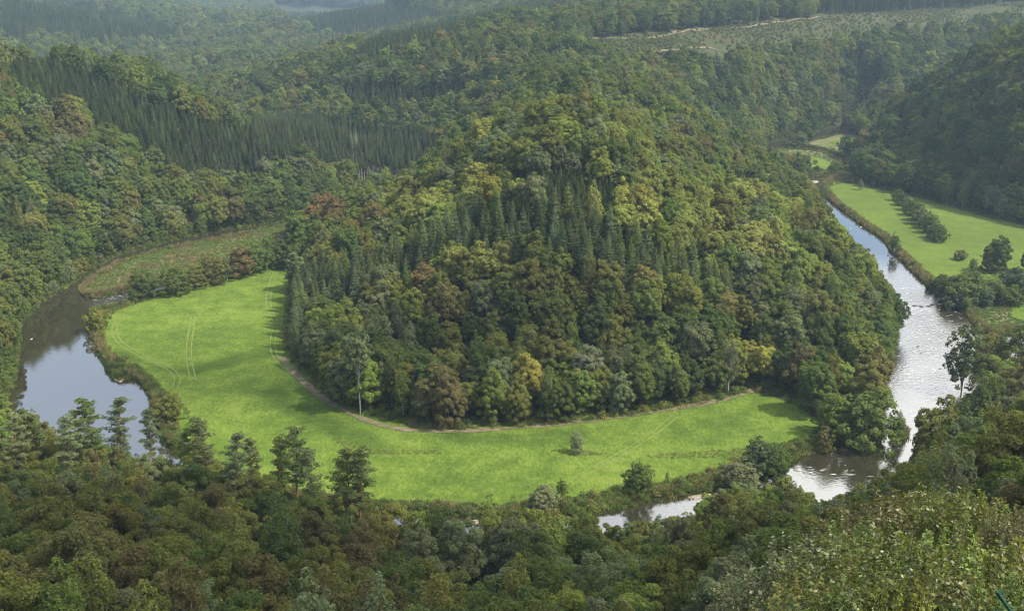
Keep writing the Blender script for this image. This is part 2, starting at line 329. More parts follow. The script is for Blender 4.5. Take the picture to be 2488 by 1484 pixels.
def meadow_mat(name, dull=0.0):
    m, nt, N, L = new_mat(name); out = N('ShaderNodeOutputMaterial'); b = N('ShaderNodeBsdfPrincipled')
    b.inputs['Roughness'].default_value = .95; b.inputs['Specular IOR Level'].default_value = .0
    tc = N('ShaderNodeTexCoord')
    def noise(s, d=8, sc=(1, 1, 1), r=.6):
        mp = N('ShaderNodeMapping'); mp.inputs['Scale'].default_value = sc; L(tc.outputs['Object'], mp.inputs[0])
        n = N('ShaderNodeTexNoise'); n.inputs['Scale'].default_value = s; n.inputs['Detail'].default_value = d; n.inputs['Roughness'].default_value = r; L(mp.outputs[0], n.inputs['Vector']); return n.outputs['Fac']
    def math_(op, a, c):
        x = N('ShaderNodeMath'); x.operation = op
        for i, v in enumerate((a, c)):
            if isinstance(v, (int, float)): x.inputs[i].default_value = v
            else: L(v, x.inputs[i])
        return x.outputs[0]
    big = noise(.022, 5); mid = noise(.16, 8, (1, 1, 1)); fine = noise(1.3, 8, (.9, .5, 1), .72)
    v = math_('ADD', math_('MULTIPLY', big, .30), math_('ADD', math_('MULTIPLY', mid, .28), math_('MULTIPLY', fine, .42)))
    dark_streak = N('ShaderNodeAttribute'); dark_streak.attribute_name = 'dark_streak'
    v = math_('SUBTRACT', v, math_('MULTIPLY', dark_streak.outputs['Fac'], .09))
    r = N('ShaderNodeValToRGB'); e = r.color_ramp.elements
    cols = [(.35, (.034, .060, .011)), (.44, (.056, .088, .017)), (.51, (.080, .122, .020)), (.58, (.120, .158, .032))]
    if dull: cols = [(.34, (.048, .066, .02)), (.45, (.066, .094, .022)), (.53, (.082, .118, .022)), (.62, (.11, .14, .03))]
    e[0].position = cols[0][0]; e[0].color = (*cols[0][1], 1); e[1].position = cols[-1][0]; e[1].color = (*cols[-1][1], 1)
    for p, c in cols[1:-1]: q = e.new(p); q.color = (*c, 1)
    L(v, r.inputs[0])
    rt = N('ShaderNodeAttribute'); rt.attribute_name = 'worn'
    mx = N('ShaderNodeMix'); mx.data_type = 'RGBA'; L(math_('MULTIPLY', rt.outputs['Fac'], math_('ADD', math_('MULTIPLY', mid, 1.2), .2)), mx.inputs['Factor']); L(r.outputs[0], mx.inputs['A']); mx.inputs['B'].default_value = (.25, .27, .10, 1)
    L(mx.outputs['Result'], b.inputs['Base Color'])
    bu = N('ShaderNodeBump'); bu.inputs['Strength'].default_value = .9; bu.inputs['Distance'].default_value = .45; L(fine, bu.inputs['Height']); L(bu.outputs[0], b.inputs['Normal'])
    tr = N('ShaderNodeBsdfTranslucent'); L(b.outputs[0], out.inputs[0]); return m
M['meadow'] = meadow_mat('meadow'); M['dull_meadow'] = meadow_mat('dull_meadow', 1)
M['track'] = plain_mat('track', (.070, .070, .030), (.15, .118, .075), .35, .95, .5, detail=10)

def water_mat():
    m, nt, N, L = new_mat('river_water'); out = N('ShaderNodeOutputMaterial'); b = N('ShaderNodeBsdfPrincipled'); L(b.outputs[0], out.inputs[0])
    b.inputs['Base Color'].default_value = (.022, .02, .012, 1); b.inputs['Roughness'].default_value = .03; b.inputs['IOR'].default_value = 2.3
    b.inputs['Specular IOR Level'].default_value = .9
    tc = N('ShaderNodeTexCoord')
    mp = N('ShaderNodeMapping'); mp.inputs['Scale'].default_value = (1, 1, 1); L(tc.outputs['Object'], mp.inputs[0])
    n1 = N('ShaderNodeTexNoise'); n1.inputs['Scale'].default_value = .9; n1.inputs['Detail'].default_value = 5; L(mp.outputs[0], n1.inputs['Vector'])
    n2 = N('ShaderNodeTexNoise'); n2.inputs['Scale'].default_value = .06; n2.inputs['Detail'].default_value = 3; L(mp.outputs[0], n2.inputs['Vector'])
    rf = N('ShaderNodeAttribute'); rf.attribute_name = 'riffle'
    mu = N('ShaderNodeMath'); mu.operation = 'MULTIPLY'; L(rf.outputs['Fac'], mu.inputs[0]); L(n2.outputs['Fac'], mu.inputs[1])
    ad = N('ShaderNodeMath'); ad.operation = 'MULTIPLY_ADD'; ad.inputs[1].default_value = .6; ad.inputs[2].default_value = .02; L(mu.outputs[0], ad.inputs[0])
    bu = N('ShaderNodeBump'); bu.inputs['Distance'].default_value = .5; L(ad.outputs[0], bu.inputs['Strength']); L(n1.outputs['Fac'], bu.inputs['Height']); L(bu.outputs[0], b.inputs['Normal'])
    return m
M['water'] = water_mat()

# ------------------------------------------------------------------ the ground sheet, water, meadows
def wpoly(pts): return PG(pts)
PLATEAU = [(1420, 98), (1600, 82), (1750, 66), (1900, 50), (2100, 34), (2300, 22), (2520, 4), (2520, 62), (2300, 84), (2150, 108), (1960, 128), (1850, 150), (1720, 168), (1600, 180), (1500, 172), (1430, 140)]
def ppoly(P, X, Y, Z):
    px, py, f = project(X, Y, Z); return inside(P, px, py) & (f > 5)
def in_plateau(X, Y, Z): return ppoly(PLATEAU, X, Y, Z) & (Y > 720)

def build_ground():
    ys = np.concatenate([np.linspace(-80, 20, 25)[:-1], np.linspace(20, 160, 60)[:-1], np.linspace(160, 700, 330)[:-1], np.linspace(700, 1300, 130)[:-1], 1300 * np.exp(np.linspace(0, math.log(3.4), 90))])
    nx = 420; u = np.linspace(-1, 1, nx)
    X = u[None, :] * (140 + 0.62 * np.maximum(ys, 0))[:, None]; Y = np.repeat(ys[:, None], nx, 1)
    Z, fd, rd = height(X.ravel(), Y.ravel(), True)
    V = np.stack([X.ravel(), Y.ravel(), Z], 1); n = len(ys)
    i = np.arange(n - 1)[:, None] * nx + np.arange(nx - 1)[None]
    F = np.stack([i, i + 1, i + nx + 1, i + nx], -1).reshape(-1, 4)
    fl = smooth((5 - flat_dist(V[:, 0], V[:, 1], False)) / 5); bed = smooth((.5 - rd) / 1.5)
    cl = in_plateau(V[:, 0], V[:, 1], Z).astype(float)
    me = mesh_np('ground', V, F, [M['ground']], smooth_=True, attrs={'flat': fl, 'bed': bed, 'clear': cl})
    tag(link('ground', me), kind='structure')
build_ground()

def sheet(poly, step, zoff, holes=(), extra=None):
    """flat outline -> triangles with inner points following the ground"""
    x0, y0 = poly.min(0); x1, y1 = poly.max(0)
    gx, gy = np.meshgrid(np.arange(x0, x1, step), np.arange(y0, y1, step)); gx = gx.ravel() + rng.uniform(-.3, .3, gx.size) * step; gy = gy.ravel() + rng.uniform(-.3, .3, gy.size) * step
    keep = sdist(poly, gx, gy) < -step * .6
    for h in holes: keep &= sdist(h, gx, gy) > step * .6
    P = [Vector(p) for p in poly]; n = len(P); E = [(i, (i + 1) % n) for i in range(n)]
    P += [Vector((a, b)) for a, b in zip(gx[keep], gy[keep])]
    r = delaunay_2d_cdt(P, E, [], 1, 1e-4, False)
    V = np.array([(v.x, v.y) for v in r[0]]); F = np.array([f for f in r[2]])
    return V, F
def track_dist(X, Y):
    d = np.full(X.shape, 1e9)
    for t in TRACKS: d = np.minimum(d, np.abs(dist_line(t, X, Y) - .85))
    return d
TRACKS = [chaikin(PG(p), 2, False) for p in ([(672, 652), (655, 700), (650, 745), (672, 785)], [(668, 800), (660, 840), (672, 875), (710, 905)], [(330, 752), (290, 770), (275, 800), (285, 830), (330, 858), (400, 890), (435, 915), (425, 945)], [(1640, 1012), (1590, 1055), (1500, 1110), (1420, 1150), (1380, 1180)], [(470, 770), (455, 860), (470, 925)])]
DARK_STREAKS = [(chaikin(PG([(660, 955), (700, 985), (760, 1015), (830, 1050), (900, 1075)]), 2, False), 5), (chaikin(PG([(650, 855), (590, 868), (530, 885), (480, 900)]), 2, False), 5), (chaikin(PG([(280, 850), (340, 880), (420, 905)]), 2, False), 1.5), (chaikin(PG([(1100, 1060), (1250, 1070), (1400, 1058)]), 2, False), 6)]  # streaks of darker grass; the first follows a damp hollow
def build_meadow(name, poly, step, mat, z=.06):
    V, F = sheet(poly, step, z); X, Y = V[:, 0], V[:, 1]
    cc = V[F].mean(1); F = F[river_dist(cc[:, 0], cc[:, 1]) > .9]
    Z = height(X, Y) + .22
    dark_streak = np.zeros(len(X))
    for l, w in DARK_STREAKS: dark_streak = np.maximum(dark_streak, smooth(1.3 - dist_line(l, X, Y) / w * (.6 + .8 * vnoise(X, Y, 6, 5))))
    worn = 0 * dark_streak
    o = link(name, mesh_np(name, np.column_stack([X, Y, Z]), F, [mat], smooth_=True, attrs={'dark_streak': dark_streak, 'worn': worn})); return tag(o, kind='structure')
build_meadow('meadow', MEADOW, 1.6, M['meadow'])
build_meadow('pasture', FIELDS[0], 4, M['dull_meadow']); build_meadow('pasture', FIELDS[1], 4, M['meadow']); build_meadow('pasture', FIELDS[2], 4, M['meadow']); build_meadow('pasture', FIELDS[3], 4, M['meadow'])

def strip(name, line, w, mat, z=.34):
    P = chaikin(line, 2, False); Q = [P[0]]
    for p in P[1:]:
        n = max(1, int(np.linalg.norm(p - Q[-1]) / 1.2)); a = Q[-1]
        Q += [a + (p - a) * k / n for k in range(1, n + 1)]
    P = np.array(Q); T = np.gradient(P, axis=0); T /= np.linalg.norm(T, axis=1)[:, None] + 1e-9; Nn = np.stack([-T[:, 1], T[:, 0]], 1)
    ww = w * (.55 + .9 * vnoise(P[:, 0], P[:, 1], 4, 6)); k = np.linspace(-1, 1, 5)
    A = P[:, None] + Nn[:, None] * (k[None, :, None] * ww[:, None, None] / 2); A = A.reshape(-1, 2)
    Z = height(A[:, 0], A[:, 1]) + z
    i = np.arange(len(P) - 1)[:, None] * 5 + np.arange(4)[None]; F = np.stack([i, i + 5, i + 6, i + 1], -1).reshape(-1, 4)
    o = link(name, mesh_np(name, np.column_stack([A, Z]), F, [mat], smooth_=True)); return tag(o, kind='structure')
strip('dirt_track', PG([(684, 868), (712, 905), (745, 935), (800, 978), (860, 1010), (945, 1040), (1050, 1050), (1160, 1048), (1300, 1038), (1450, 1022), (1600, 1002), (1700, 984), (1780, 966), (1850, 944), (1900, 925)]), 2.3, M['track'])

def offset(line, d):
    T_ = np.gradient(line, axis=0); T_ /= np.linalg.norm(T_, axis=1)[:, None] + 1e-9; return line + np.stack([-T_[:, 1], T_[:, 0]], 1) * d
M['worn_grass'] = plain_mat('worn_grass', (.080, .108, .020), (.112, .132, .034), .5, .95, .4, detail=10)
for t_ in TRACKS:
    for d_ in (-.85, .85): strip('wheel_track', offset(t_, d_), .42, M['worn_grass'], .27)
def on_ground(pts):
    out = []
    for px, py in pts:
        Ys = np.arange(600, 1500, 4.); X_, Z_ = at_y(px, py, Ys); d_ = Z_ - height(X_, Ys); k = np.argmax(d_ < 0) if (d_ < 0).any() else len(Ys) - 1; out.append((X_[k], Ys[k]))
    return np.array(out)
strip('forest_track', on_ground([(1440, 98), (1540, 97), (1620, 88), (1720, 74), (1850, 62), (1990, 44)]), 3.5, M['track'], .5)
strip('forest_track', on_ground([(1490, 138), (1560, 136), (1650, 131), (1740, 125), (1800, 118)]), 3.0, M['track'], .5)
def build_water():
    V, F = sheet(RIVER, 4.0, 0)
    x, y = V[:, 0], V[:, 1]
    px, py, f = project(x, y, np.full(len(x), WZ))
    rif = np.where(px > 1500, smooth((py - 620) / 150) * (.25 + .75 * smooth((1090 - py) / 120)), smooth((px - 180) / 60) * smooth((760 - py) / 20)) 
    # let the sheet run a little way under the banks
    c = 3.0; Vb = np.column_stack([x, y, np.full(len(x), WZ)])
    o = link('river_water', mesh_np('river_water', Vb, F, [M['water']], smooth_=True, attrs={'riffle': rif})); tag(o, kind='structure')
build_water()

# ------------------------------------------------------------------ tree kinds (one crown mesh and one trunk mesh each)
def crown_mesh(name, Cn, Nn, s, asp, mat, g, along=None):
    V, F = cards(Cn, Nn, s, asp, g, along)
    return mesh_np(name, V, F, [mat], attrs={'leafv': g.uniform(0, 1, len(F))})
def broadleaf(seed, H=16., Rr=4.4, nl=84, per=105, leaf=.29, low=.12, droop=0, narrow=1., bark='bark', mat='leaf', gap=0., egg=.25, rc0=(.55, 1.2), tr=1.):
    g = np.random.default_rng(seed)
    c0 = H * (low + (1 - low) * .5); az = H * (1 - low) * .5
    k = np.arange(nl) + .5; ph = np.arccos(1 - 1.86 * k / nl); th = math.pi * (1 + 5 ** .5) * k + g.uniform(0, 9)
    D = np.stack([np.cos(th) * np.sin(ph), np.sin(th) * np.sin(ph), np.cos(ph)], 1)
    q = g.normal(size=(5, 3)); q /= np.linalg.norm(q, axis=1)[:, None]
    lob = .80 + .42 * np.clip(np.max(D @ q.T, axis=1), 0, 1) ** 2 + g.normal(0, .07, nl)      # a few big boughs push out of the outline
    rr = np.where(g.random(nl) < .28, g.uniform(.35, .7, nl), g.uniform(.74, 1.08, nl)) * lob
    CC = D * rr[:, None] * np.array([Rr * narrow, Rr * narrow, az]); CC[:, :2] *= (1 - egg * D[:, 2:3]); CC[:, 2] += c0
    rc = g.uniform(*rc0, nl) * (Rr / 4.4) ** .7
    if gap: sel = g.random(nl) > gap; CC, rc, D = CC[sel], rc[sel], D[sel]; nl = len(CC)
    P = []; Nn = []
    for i in range(nl):
        n = int(per * rc[i] ** 2 * 1.15)
        d = g.normal(size=(n, 3)) + D[i] * .55 + [0, 0, .35]; d /= np.linalg.norm(d, axis=1)[:, None]
        st = np.array([1.1, 1.1, .85 + .6 * droop]) * g.uniform(.8, 1.2, 3)
        q = d * rc[i] * (g.uniform(.35, 1.0, n) ** .45 + np.abs(g.normal(0, .16, n)))[:, None] * st
        if droop: q[:, 2] -= droop * g.uniform(0, 1.6, n) * (np.linalg.norm(q[:, :2], axis=1) / rc[i])
        P.append(CC[i] + q); Nn.append(d * .75 + D[i] * .35 + np.array([0, 0, .45]) + g.normal(0, .5, (n, 3)))
    P = np.vstack(P); Nn = np.vstack(Nn)
    kz = (H - .15) / np.percentile(P[:, 2], 99.7); kr = Rr * narrow / np.percentile(np.hypot(P[:, 0], P[:, 1]), 96); P *= [kr, kr, kz]; CC *= [kr, kr, kz]
    cr = crown_mesh('crown', P, Nn, leaf * g.uniform(.55, 1.35, len(P)), .62, M[mat], g)
    paths = []; tz = H * .72; lean = g.normal(0, .35, 2)
    zs = np.linspace(-1.0, tz, 8); tp = np.column_stack([lean[0] * (zs / H) ** 2 * 2 + .12 * np.sin(zs * .7), lean[1] * (zs / H) ** 2 * 2, zs])
    paths.append((tp, np.interp(zs, [-1, 0, 1, tz], [.34, .28, .22, .07]) * (H / 16) * tr))
    for i in g.permutation(nl)[:18]:
        z0 = min(g.uniform(low * H * .8, tz * .9), CC[i][2]); b = np.array([np.interp(z0, zs, tp[:, 0]), np.interp(z0, zs, tp[:, 1]), z0]); e = CC[i]
        mid = b * .5 + e * .5 + np.array([0, 0, -.3]); paths.append((np.array([b, mid, e]), np.array([.1, .06, .03]) * (H / 16)))
    V, F = tubes(paths, 5); tr = mesh_np('trunk', V, F, [M[bark]], smooth_=True)
    return cr, tr, dict(H=H, R=Rr * narrow)
def shootbush(seed, H=6., Rr=2.6, stems=170, leaf=.066, mat='gloss_leaf'):
    """near hazel and sallow: many upright shoots set with single leaves"""
    g = np.random.default_rng(seed); P = []; Nn = []; paths = []
    for i in range(stems):
        a = g.uniform(0, 6.28); r = Rr * g.uniform(0, 1) ** .6; h = H * (1 - .38 * (r / Rr) ** 2) * g.uniform(.72, 1.08)
        b = np.array([math.cos(a) * r * .35, math.sin(a) * r * .35, -.2]); e = np.array([math.cos(a) * r, math.sin(a) * r, h]); m = b * .5 + e * .5 + np.array([math.cos(a), math.sin(a), 0]) * r * .22
        t = np.linspace(0, 1, 7)[:, None]; c = (1 - t) ** 2 * b + 2 * t * (1 - t) * m + t * t * e + g.normal(0, .03, (7, 3)); paths.append((c, np.linspace(.02, .004, 7)))
        n = int(42 * h); u = g.uniform(.12, 1.0, n) ** .8; q = np.stack([np.interp(u, t[:, 0], c[:, k]) for k in range(3)], 1); off = g.normal(0, 1, (n, 3)) * (.05 + .26 * (1 - u))[:, None] ; off[:, 2] *= .6
        P.append(q + off); Nn.append(np.column_stack([np.cos(a) * .5 + g.normal(0, .5, n), np.sin(a) * .5 + g.normal(0, .5, n), g.uniform(.2, 1, n)]))
    P = np.vstack(P); Nn = np.vstack(Nn); cr = crown_mesh('crown', P, Nn, leaf * g.uniform(.5, 1.25, len(P)), .58, M[mat], g)
    V, F = tubes(paths, 4); return cr, mesh_np('trunk', V, F, [M['bark']], smooth_=True), dict(H=H, R=Rr)
def conifer(seed, H=20., Rr=3.0, whorls=34, low=.10, card=.34, dens=1., mat='needle', bark='bark', sweep=.35, pw=.85, dead=0.):
    g = np.random.default_rng(seed); P = []; Nn = []; A = []
    for w in range(whorls):
        t = (w + g.uniform(-.4, .4)) / whorls; t = min(max(t, 0), .995); z = H * (low + (1 - low) * t); rad = Rr * (1 - t) ** pw * g.uniform(.8, 1.12) + .12
        if t < .12: rad *= .75 + 2 * t
        nb = max(5, int(11 * (1 - t) ** .4)); off = g.uniform(0, 6)
        for b in range(nb):
            a = off + b * 2 * math.pi / nb + g.uniform(-.25, .25); L_ = rad * g.uniform(.7, 1.12); n = max(3, int(8 * L_ * dens))
            s = g.uniform(.12, 1, n) ** .7 * L_; side = g.normal(0, .16, n) * (.4 + s)
            dx, dy = math.cos(a), math.sin(a)
            q = np.column_stack([dx * s - dy * side, dy * s + dx * side, z - sweep * s + .09 * s ** 2 * (sweep > 0) + g.normal(0, .10, n) - .1 * np.abs(side)])
            P.append(q); Nn.append(np.column_stack([dx * .45 + g.normal(0, .3, n), dy * .45 + g.normal(0, .3, n), np.full(n, .8)])); A.append(np.column_stack([np.full(n, dx), np.full(n, dy), np.full(n, -.35)]) + g.normal(0, .35, (n, 3)))
    P = np.vstack(P); Nn = np.vstack(Nn); A = np.vstack(A)
    cr = crown_mesh('crown', P, Nn, card * g.uniform(.6, 1.25, len(P)) * (.55 + .45 * np.clip((H - P[:, 2]) / H * 3, 0, 1)), .42, M[mat], g, A)
    zs = np.array([-1, 0, H * .3, H * .7, H * .99]); r0 = H * .011
    paths = [(np.column_stack([zs * 0, zs * 0, zs]), np.array([1.3, 1.1, .8, .4, .05]) * r0)]
    for i in range(10):
        z = g.uniform(.05, .35) * H; a = g.uniform(0, 6.3); l = g.uniform(.6, 1.5); paths.append((np.array([[0, 0, z], [math.cos(a) * l, math.sin(a) * l, z - .2]]), np.array([.04, .015])))
    V, F = tubes(paths, 6); return cr, mesh_np('trunk', V, F, [M[bark]], smooth_=True), dict(H=H, R=Rr)
def pine(seed, H=21., lean=(0, 0)):
    g = np.random.default_rng(seed); zs = np.linspace(-1, H * .97, 12); q = np.maximum(zs, 0) / H
    tp = np.column_stack([lean[0] * q ** 1.4 + .18 * np.sin(zs * .45 + seed), lean[1] * q + .15 * np.cos(zs * .4 + seed), zs]); f = H / 21
    paths = [(tp, np.interp(zs, [-1, 0, H * .6, H], [.30, .26, .15, .04]))]; P = []; Nn = []
    nb = 24; z0 = g.uniform(.48, .58)
    for i in range(nb):
        t = (i + g.uniform(0, 1)) / nb; z = H * (z0 + (.98 - z0) * t); a = i * 2.4 + g.uniform(-.5, .5)
        L_ = (2.1 * (1 - t) ** .6 * (.45 + .9 * min(1, t * 2.2)) + .45) * g.uniform(.65, 1.15)
        b = np.array([np.interp(z, zs, tp[:, 0]), np.interp(z, zs, tp[:, 1]), z]); e = b + np.array([math.cos(a) * L_, math.sin(a) * L_, .25 * L_ + g.uniform(-.2, .5)])
        paths.append((np.array([b, b * .5 + e * .5 + [0, 0, -.12], e]), np.array([.075, .045, .02]) * f))
        for s in np.arange(.35, 1.05, .22):
            c = b + (e - b) * s + g.normal(0, .25, 3) * [1, 1, .3]; r = g.uniform(.45, .8); n = int(70 * r)
            d = g.normal(size=(n, 3)); d /= np.linalg.norm(d, axis=1)[:, None]; d[:, 2] = np.abs(d[:, 2]) - .2
            P.append(c + d * r * np.array([1.15, 1.15, .5]) * g.uniform(.6, 1.1, n)[:, None]); Nn.append(d + [0, 0, .5] + g.normal(0, .4, (n, 3)))
    for i in range(6):
        z = H * g.uniform(.3, z0); a = g.uniform(0, 6.3); l = g.uniform(.8, 2.2); b = np.array([np.interp(z, zs, tp[:, 0]), np.interp(z, zs, tp[:, 1]), z])
        paths.append((np.array([b, b + [math.cos(a) * l * .6, math.sin(a) * l * .6, .1], b + [math.cos(a) * l, math.sin(a) * l, .5]]), np.array([.05, .03, .012])))
    P = np.vstack(P); Nn = np.vstack(Nn)
    cr = crown_mesh('crown', P, Nn, .22 * g.uniform(.6, 1.3, len(P)), .38, M['needle'], g)
    V, F = tubes(paths, 6); return cr, mesh_np('trunk', V, F, [M['pine_bark']], smooth_=True), dict(H=H, R=3.0)

K = {k: [] for k in ('broad', 'slim', 'spruce', 'fir', 'pine', 'shrub', 'snag', 'bushy', 'near', 'young', 'fine', 'open')}
for v in range(6): K['fine'].append(broadleaf(400 + v, H=15, Rr=4.3 + .4 * (v % 3), nl=100, per=250, leaf=.185, low=.06, egg=.12 + .12 * (v % 3), rc0=(.5, 1.1)))
K['open'] = [broadleaf(430, H=18, Rr=3.7, nl=96, per=120, leaf=.22, low=.10, gap=.04, egg=.3, rc0=(.6, 1.05), tr=.6)]
for v in range(8): K['broad'].append(broadleaf(100 + v, H=15, Rr=4.7 + .5 * (v % 3), nl=88 + 8 * (v % 4), low=.12 + .05 * (v % 3), egg=.05 + .1 * (v % 3)))
for v in range(3): K['slim'].append(broadleaf(140 + v, H=16, Rr=2.9, nl=70, per=110, leaf=.19, low=.12, droop=.5, bark='pale_bark', gap=.06))
for v in range(4): K['bushy'].append(broadleaf(150 + v, H=9, Rr=3.7, nl=80, per=150, leaf=.19, low=-.02, egg=.3, rc0=(.5, .95)))
for v in range(3): K['shrub'].append(broadleaf(160 + v, H=4.2, Rr=2.4, nl=34, per=190, leaf=.17, low=-.05))
for v in range(3): K['near'].append(shootbush(180 + v, H=[6, 5, 6.5][v]))
for v in range(4): K['spruce'].append(conifer(200 + v, H=19, Rr=1.9 + .25 * (v % 2), whorls=34, low=.12, pw=.62, card=.38))
for v in range(4): K['young'].append(conifer(210 + v, H=11, Rr=1.9 + .25 * (v % 2), whorls=24, low=.05, pw=.78, card=.34, sweep=.3))
for v in range(4): K['fir'].append(conifer(220 + v, H=20, Rr=3.9, whorls=32, low=.06, card=.36, sweep=.18, pw=.75))
for v in range(5): K['pine'].append(pine(240 + v, lean=(random.uniform(-2, 2), random.uniform(-1, 1))))
K['tall'] = [broadleaf(300, H=20, Rr=3.0, nl=60, low=.50, bark='pale_bark', gap=.12, tr=.5)]
for v in range(3): K['snag'].append(conifer(260 + v, H=22, Rr=1.9, whorls=22, low=.46, card=.36, sweep=.3, bark='pale_bark'))

# ------------------------------------------------------------------ where the trees stand
def jgrid(x0, x1, y0, y1, s, g):
    gx, gy = np.meshgrid(np.arange(x0, x1, s, dtype=float), np.arange(y0, y1, s * .9, dtype=float)); gx[1::2] += s / 2
    return gx.ravel() + g.uniform(-.36, .36, gx.size) * s, gy.ravel() + g.uniform(-.36, .36, gx.size) * s
ST = dict(
 left_spruce=[(8, 135), (120, 135), (250, 178), (400, 235), (520, 282), (620, 305), (628, 400), (570, 425), (430, 420), (330, 362), (200, 262), (60, 215), (10, 190)],
 trunk_spruce=[(615, 300), (720, 290), (880, 290), (1000, 330), (1110, 342), (1060, 390), (1000, 425), (960, 440), (880, 425), (700, 372), (640, 405), (615, 390)],
 back_spruce=[(830, 205), (900, 190), (1000, 205), (1110, 190), (1160, 185), (1130, 235), (1050, 262), (900, 262), (830, 245)],
 crest_spruce=[(880, 98), (1000, 70), (1220, 20), (1420, 0), (1400, 20), (1230, 40), (1150, 70), (1050, 105), (900, 150), (820, 160)],
 far_spruce=[(0, 5), (180, 15), (430, 70), (440, 100), (260, 100), (100, 80), (0, 95)],
 far_spruce2=[(640, 0), (1000, 15), (1120, 40), (850, 95), (700, 60)],
 top_spruce=[(1238, 400), (1300, 385), (1400, 375), (1480, 405), (1512, 450), (1500, 485), (1400, 478), (1300, 455), (1238, 440)],
 hill_fir=[(690, 660), (800, 640), (900, 620), (1000, 585), (1080, 530), (1150, 495), (1250, 480), (1400, 495), (1550, 555), (1650, 610), (1750, 660), (1840, 705), (1700, 700), (1560, 660), (1450, 625), (1300, 605), (1200, 598), (1100, 615), (1000, 662), (880, 700), (770, 745), (740, 860), (700, 870), (676, 820), (684, 700)],
 plateau_spruce=[(1980, -20), (2520, -20), (2400, 2), (2200, 18), (2000, 24)],
)
KNAME = ['broad', 'slim', 'spruce', 'fir', 'pine', 'shrub', 'snag', 'bushy', 'young', 'fine']
KINDN = {'fine': 9, 'young': 8, 'bushy': 7, 'broad': 0, 'slim': 1, 'spruce': 2, 'fir': 3, 'pine': 4, 'shrub': 5, 'snag': 6}
PAL = {
 'green': (.100, .130, .036), 'deep': (.074, .102, .032), 'grey': (.132, .152, .072), 'olive': (.138, .145, .040), 'bright': (.152, .184, .043), 'yellow': (.235, .230, .055), 'pale': (.205, .222, .062),  # 'pale' stands for crowns lit by the sun on the crest
 'rust': (.172, .124, .050), 'brown': (.130, .120, .046), 'pineg': (.092, .112, .044), 'spruce': (.054, .070, .028), 'dusk': (.038, .052, .020), 'fir': (.080, .104, .042), 'blue': (.080, .108, .053), 'silver': (.165, .185, .11)}
PN = list(PAL); PV = np.array([PAL[k] for k in PN])
def pick(g, n, w):
    ks = list(w); p = np.array([w[k] for k in ks], float); p /= p.sum()
    return np.array([PN.index(k) for k in ks])[g.choice(len(ks), n, p=p)]
SPOT = [ # px, py, radius, colour name : trees of a colour of their own
 (1020, 700, 28, 'rust'), (1060, 760, 14, 'brown'), (1830, 850, 34, 'yellow'), (1180, 440, 32, 'yellow'), (790, 525, 34, 'rust'), (860, 560, 20, 'rust'), (1380, 650, 26, 'olive'), (1500, 760, 22, 'brown'), (1750, 800, 30, 'brown'),
 (1760, 740, 26, 'brown'), (865, 820, 22, 'silver'), (1430, 890, 34, 'silver'), (1075, 780, 22, 'grey'), (1180, 330, 30, 'yellow'), (2080, 890, 36, 'bright'), (2110, 800, 30, 'bright'), (1000, 470, 30, 'olive'), (1290, 940, 26, 'yellow'), (1200, 990, 22, 'bright'),
 (520, 1310, 26, 'yellow'), (60, 1160, 42, 'olive'), (1420, 640, 14, 'grey'), (1960, 490, 20, 'olive'), (700, 540, 14, 'bright'), (150, 300, 50, 'brown'), (860, 340, 22, 'silver'), (1100, 900, 50, 'olive'), (1080, 960, 40, 'brown'), (1020, 1340, 30, 'bright'), (900, 1380, 40, 'brown'), (990, 1430, 26, 'grey')]
EXTRA_T = []   # hand placed: kind, px, py_top, Y, colour, height override
def field_dist(X, Y):
    d = np.full(X.shape, 1e9); near = (np.abs(X) < 480) & (Y > 150) & (Y < 1000); dn = d[near]
    for p in [MEADOW] + FIELDS: dn = np.minimum(dn, sdist(p, X[near], Y[near]))
    d[near] = dn; return d
LINE = np.array([(-200, 940), (0, 965), (60, 985), (150, 1015), (300, 1085), (400, 1085), (470, 1090), (560, 1120), (650, 1145), (800, 1175), (900, 1206), (1050, 1205), (1150, 1205), (1260, 1232), (1330, 1226), (1400, 1212), (1480, 1222), (1530, 1246), (1600, 1236), (1700, 1216), (1740, 1172), (1850, 1150), (1900, 1160), (1990, 1198), (2040, 1185), (2180, 1125), (2260, 1060), (2300, 985), (2400, 950), (2488, 930), (2700, 880)], float)
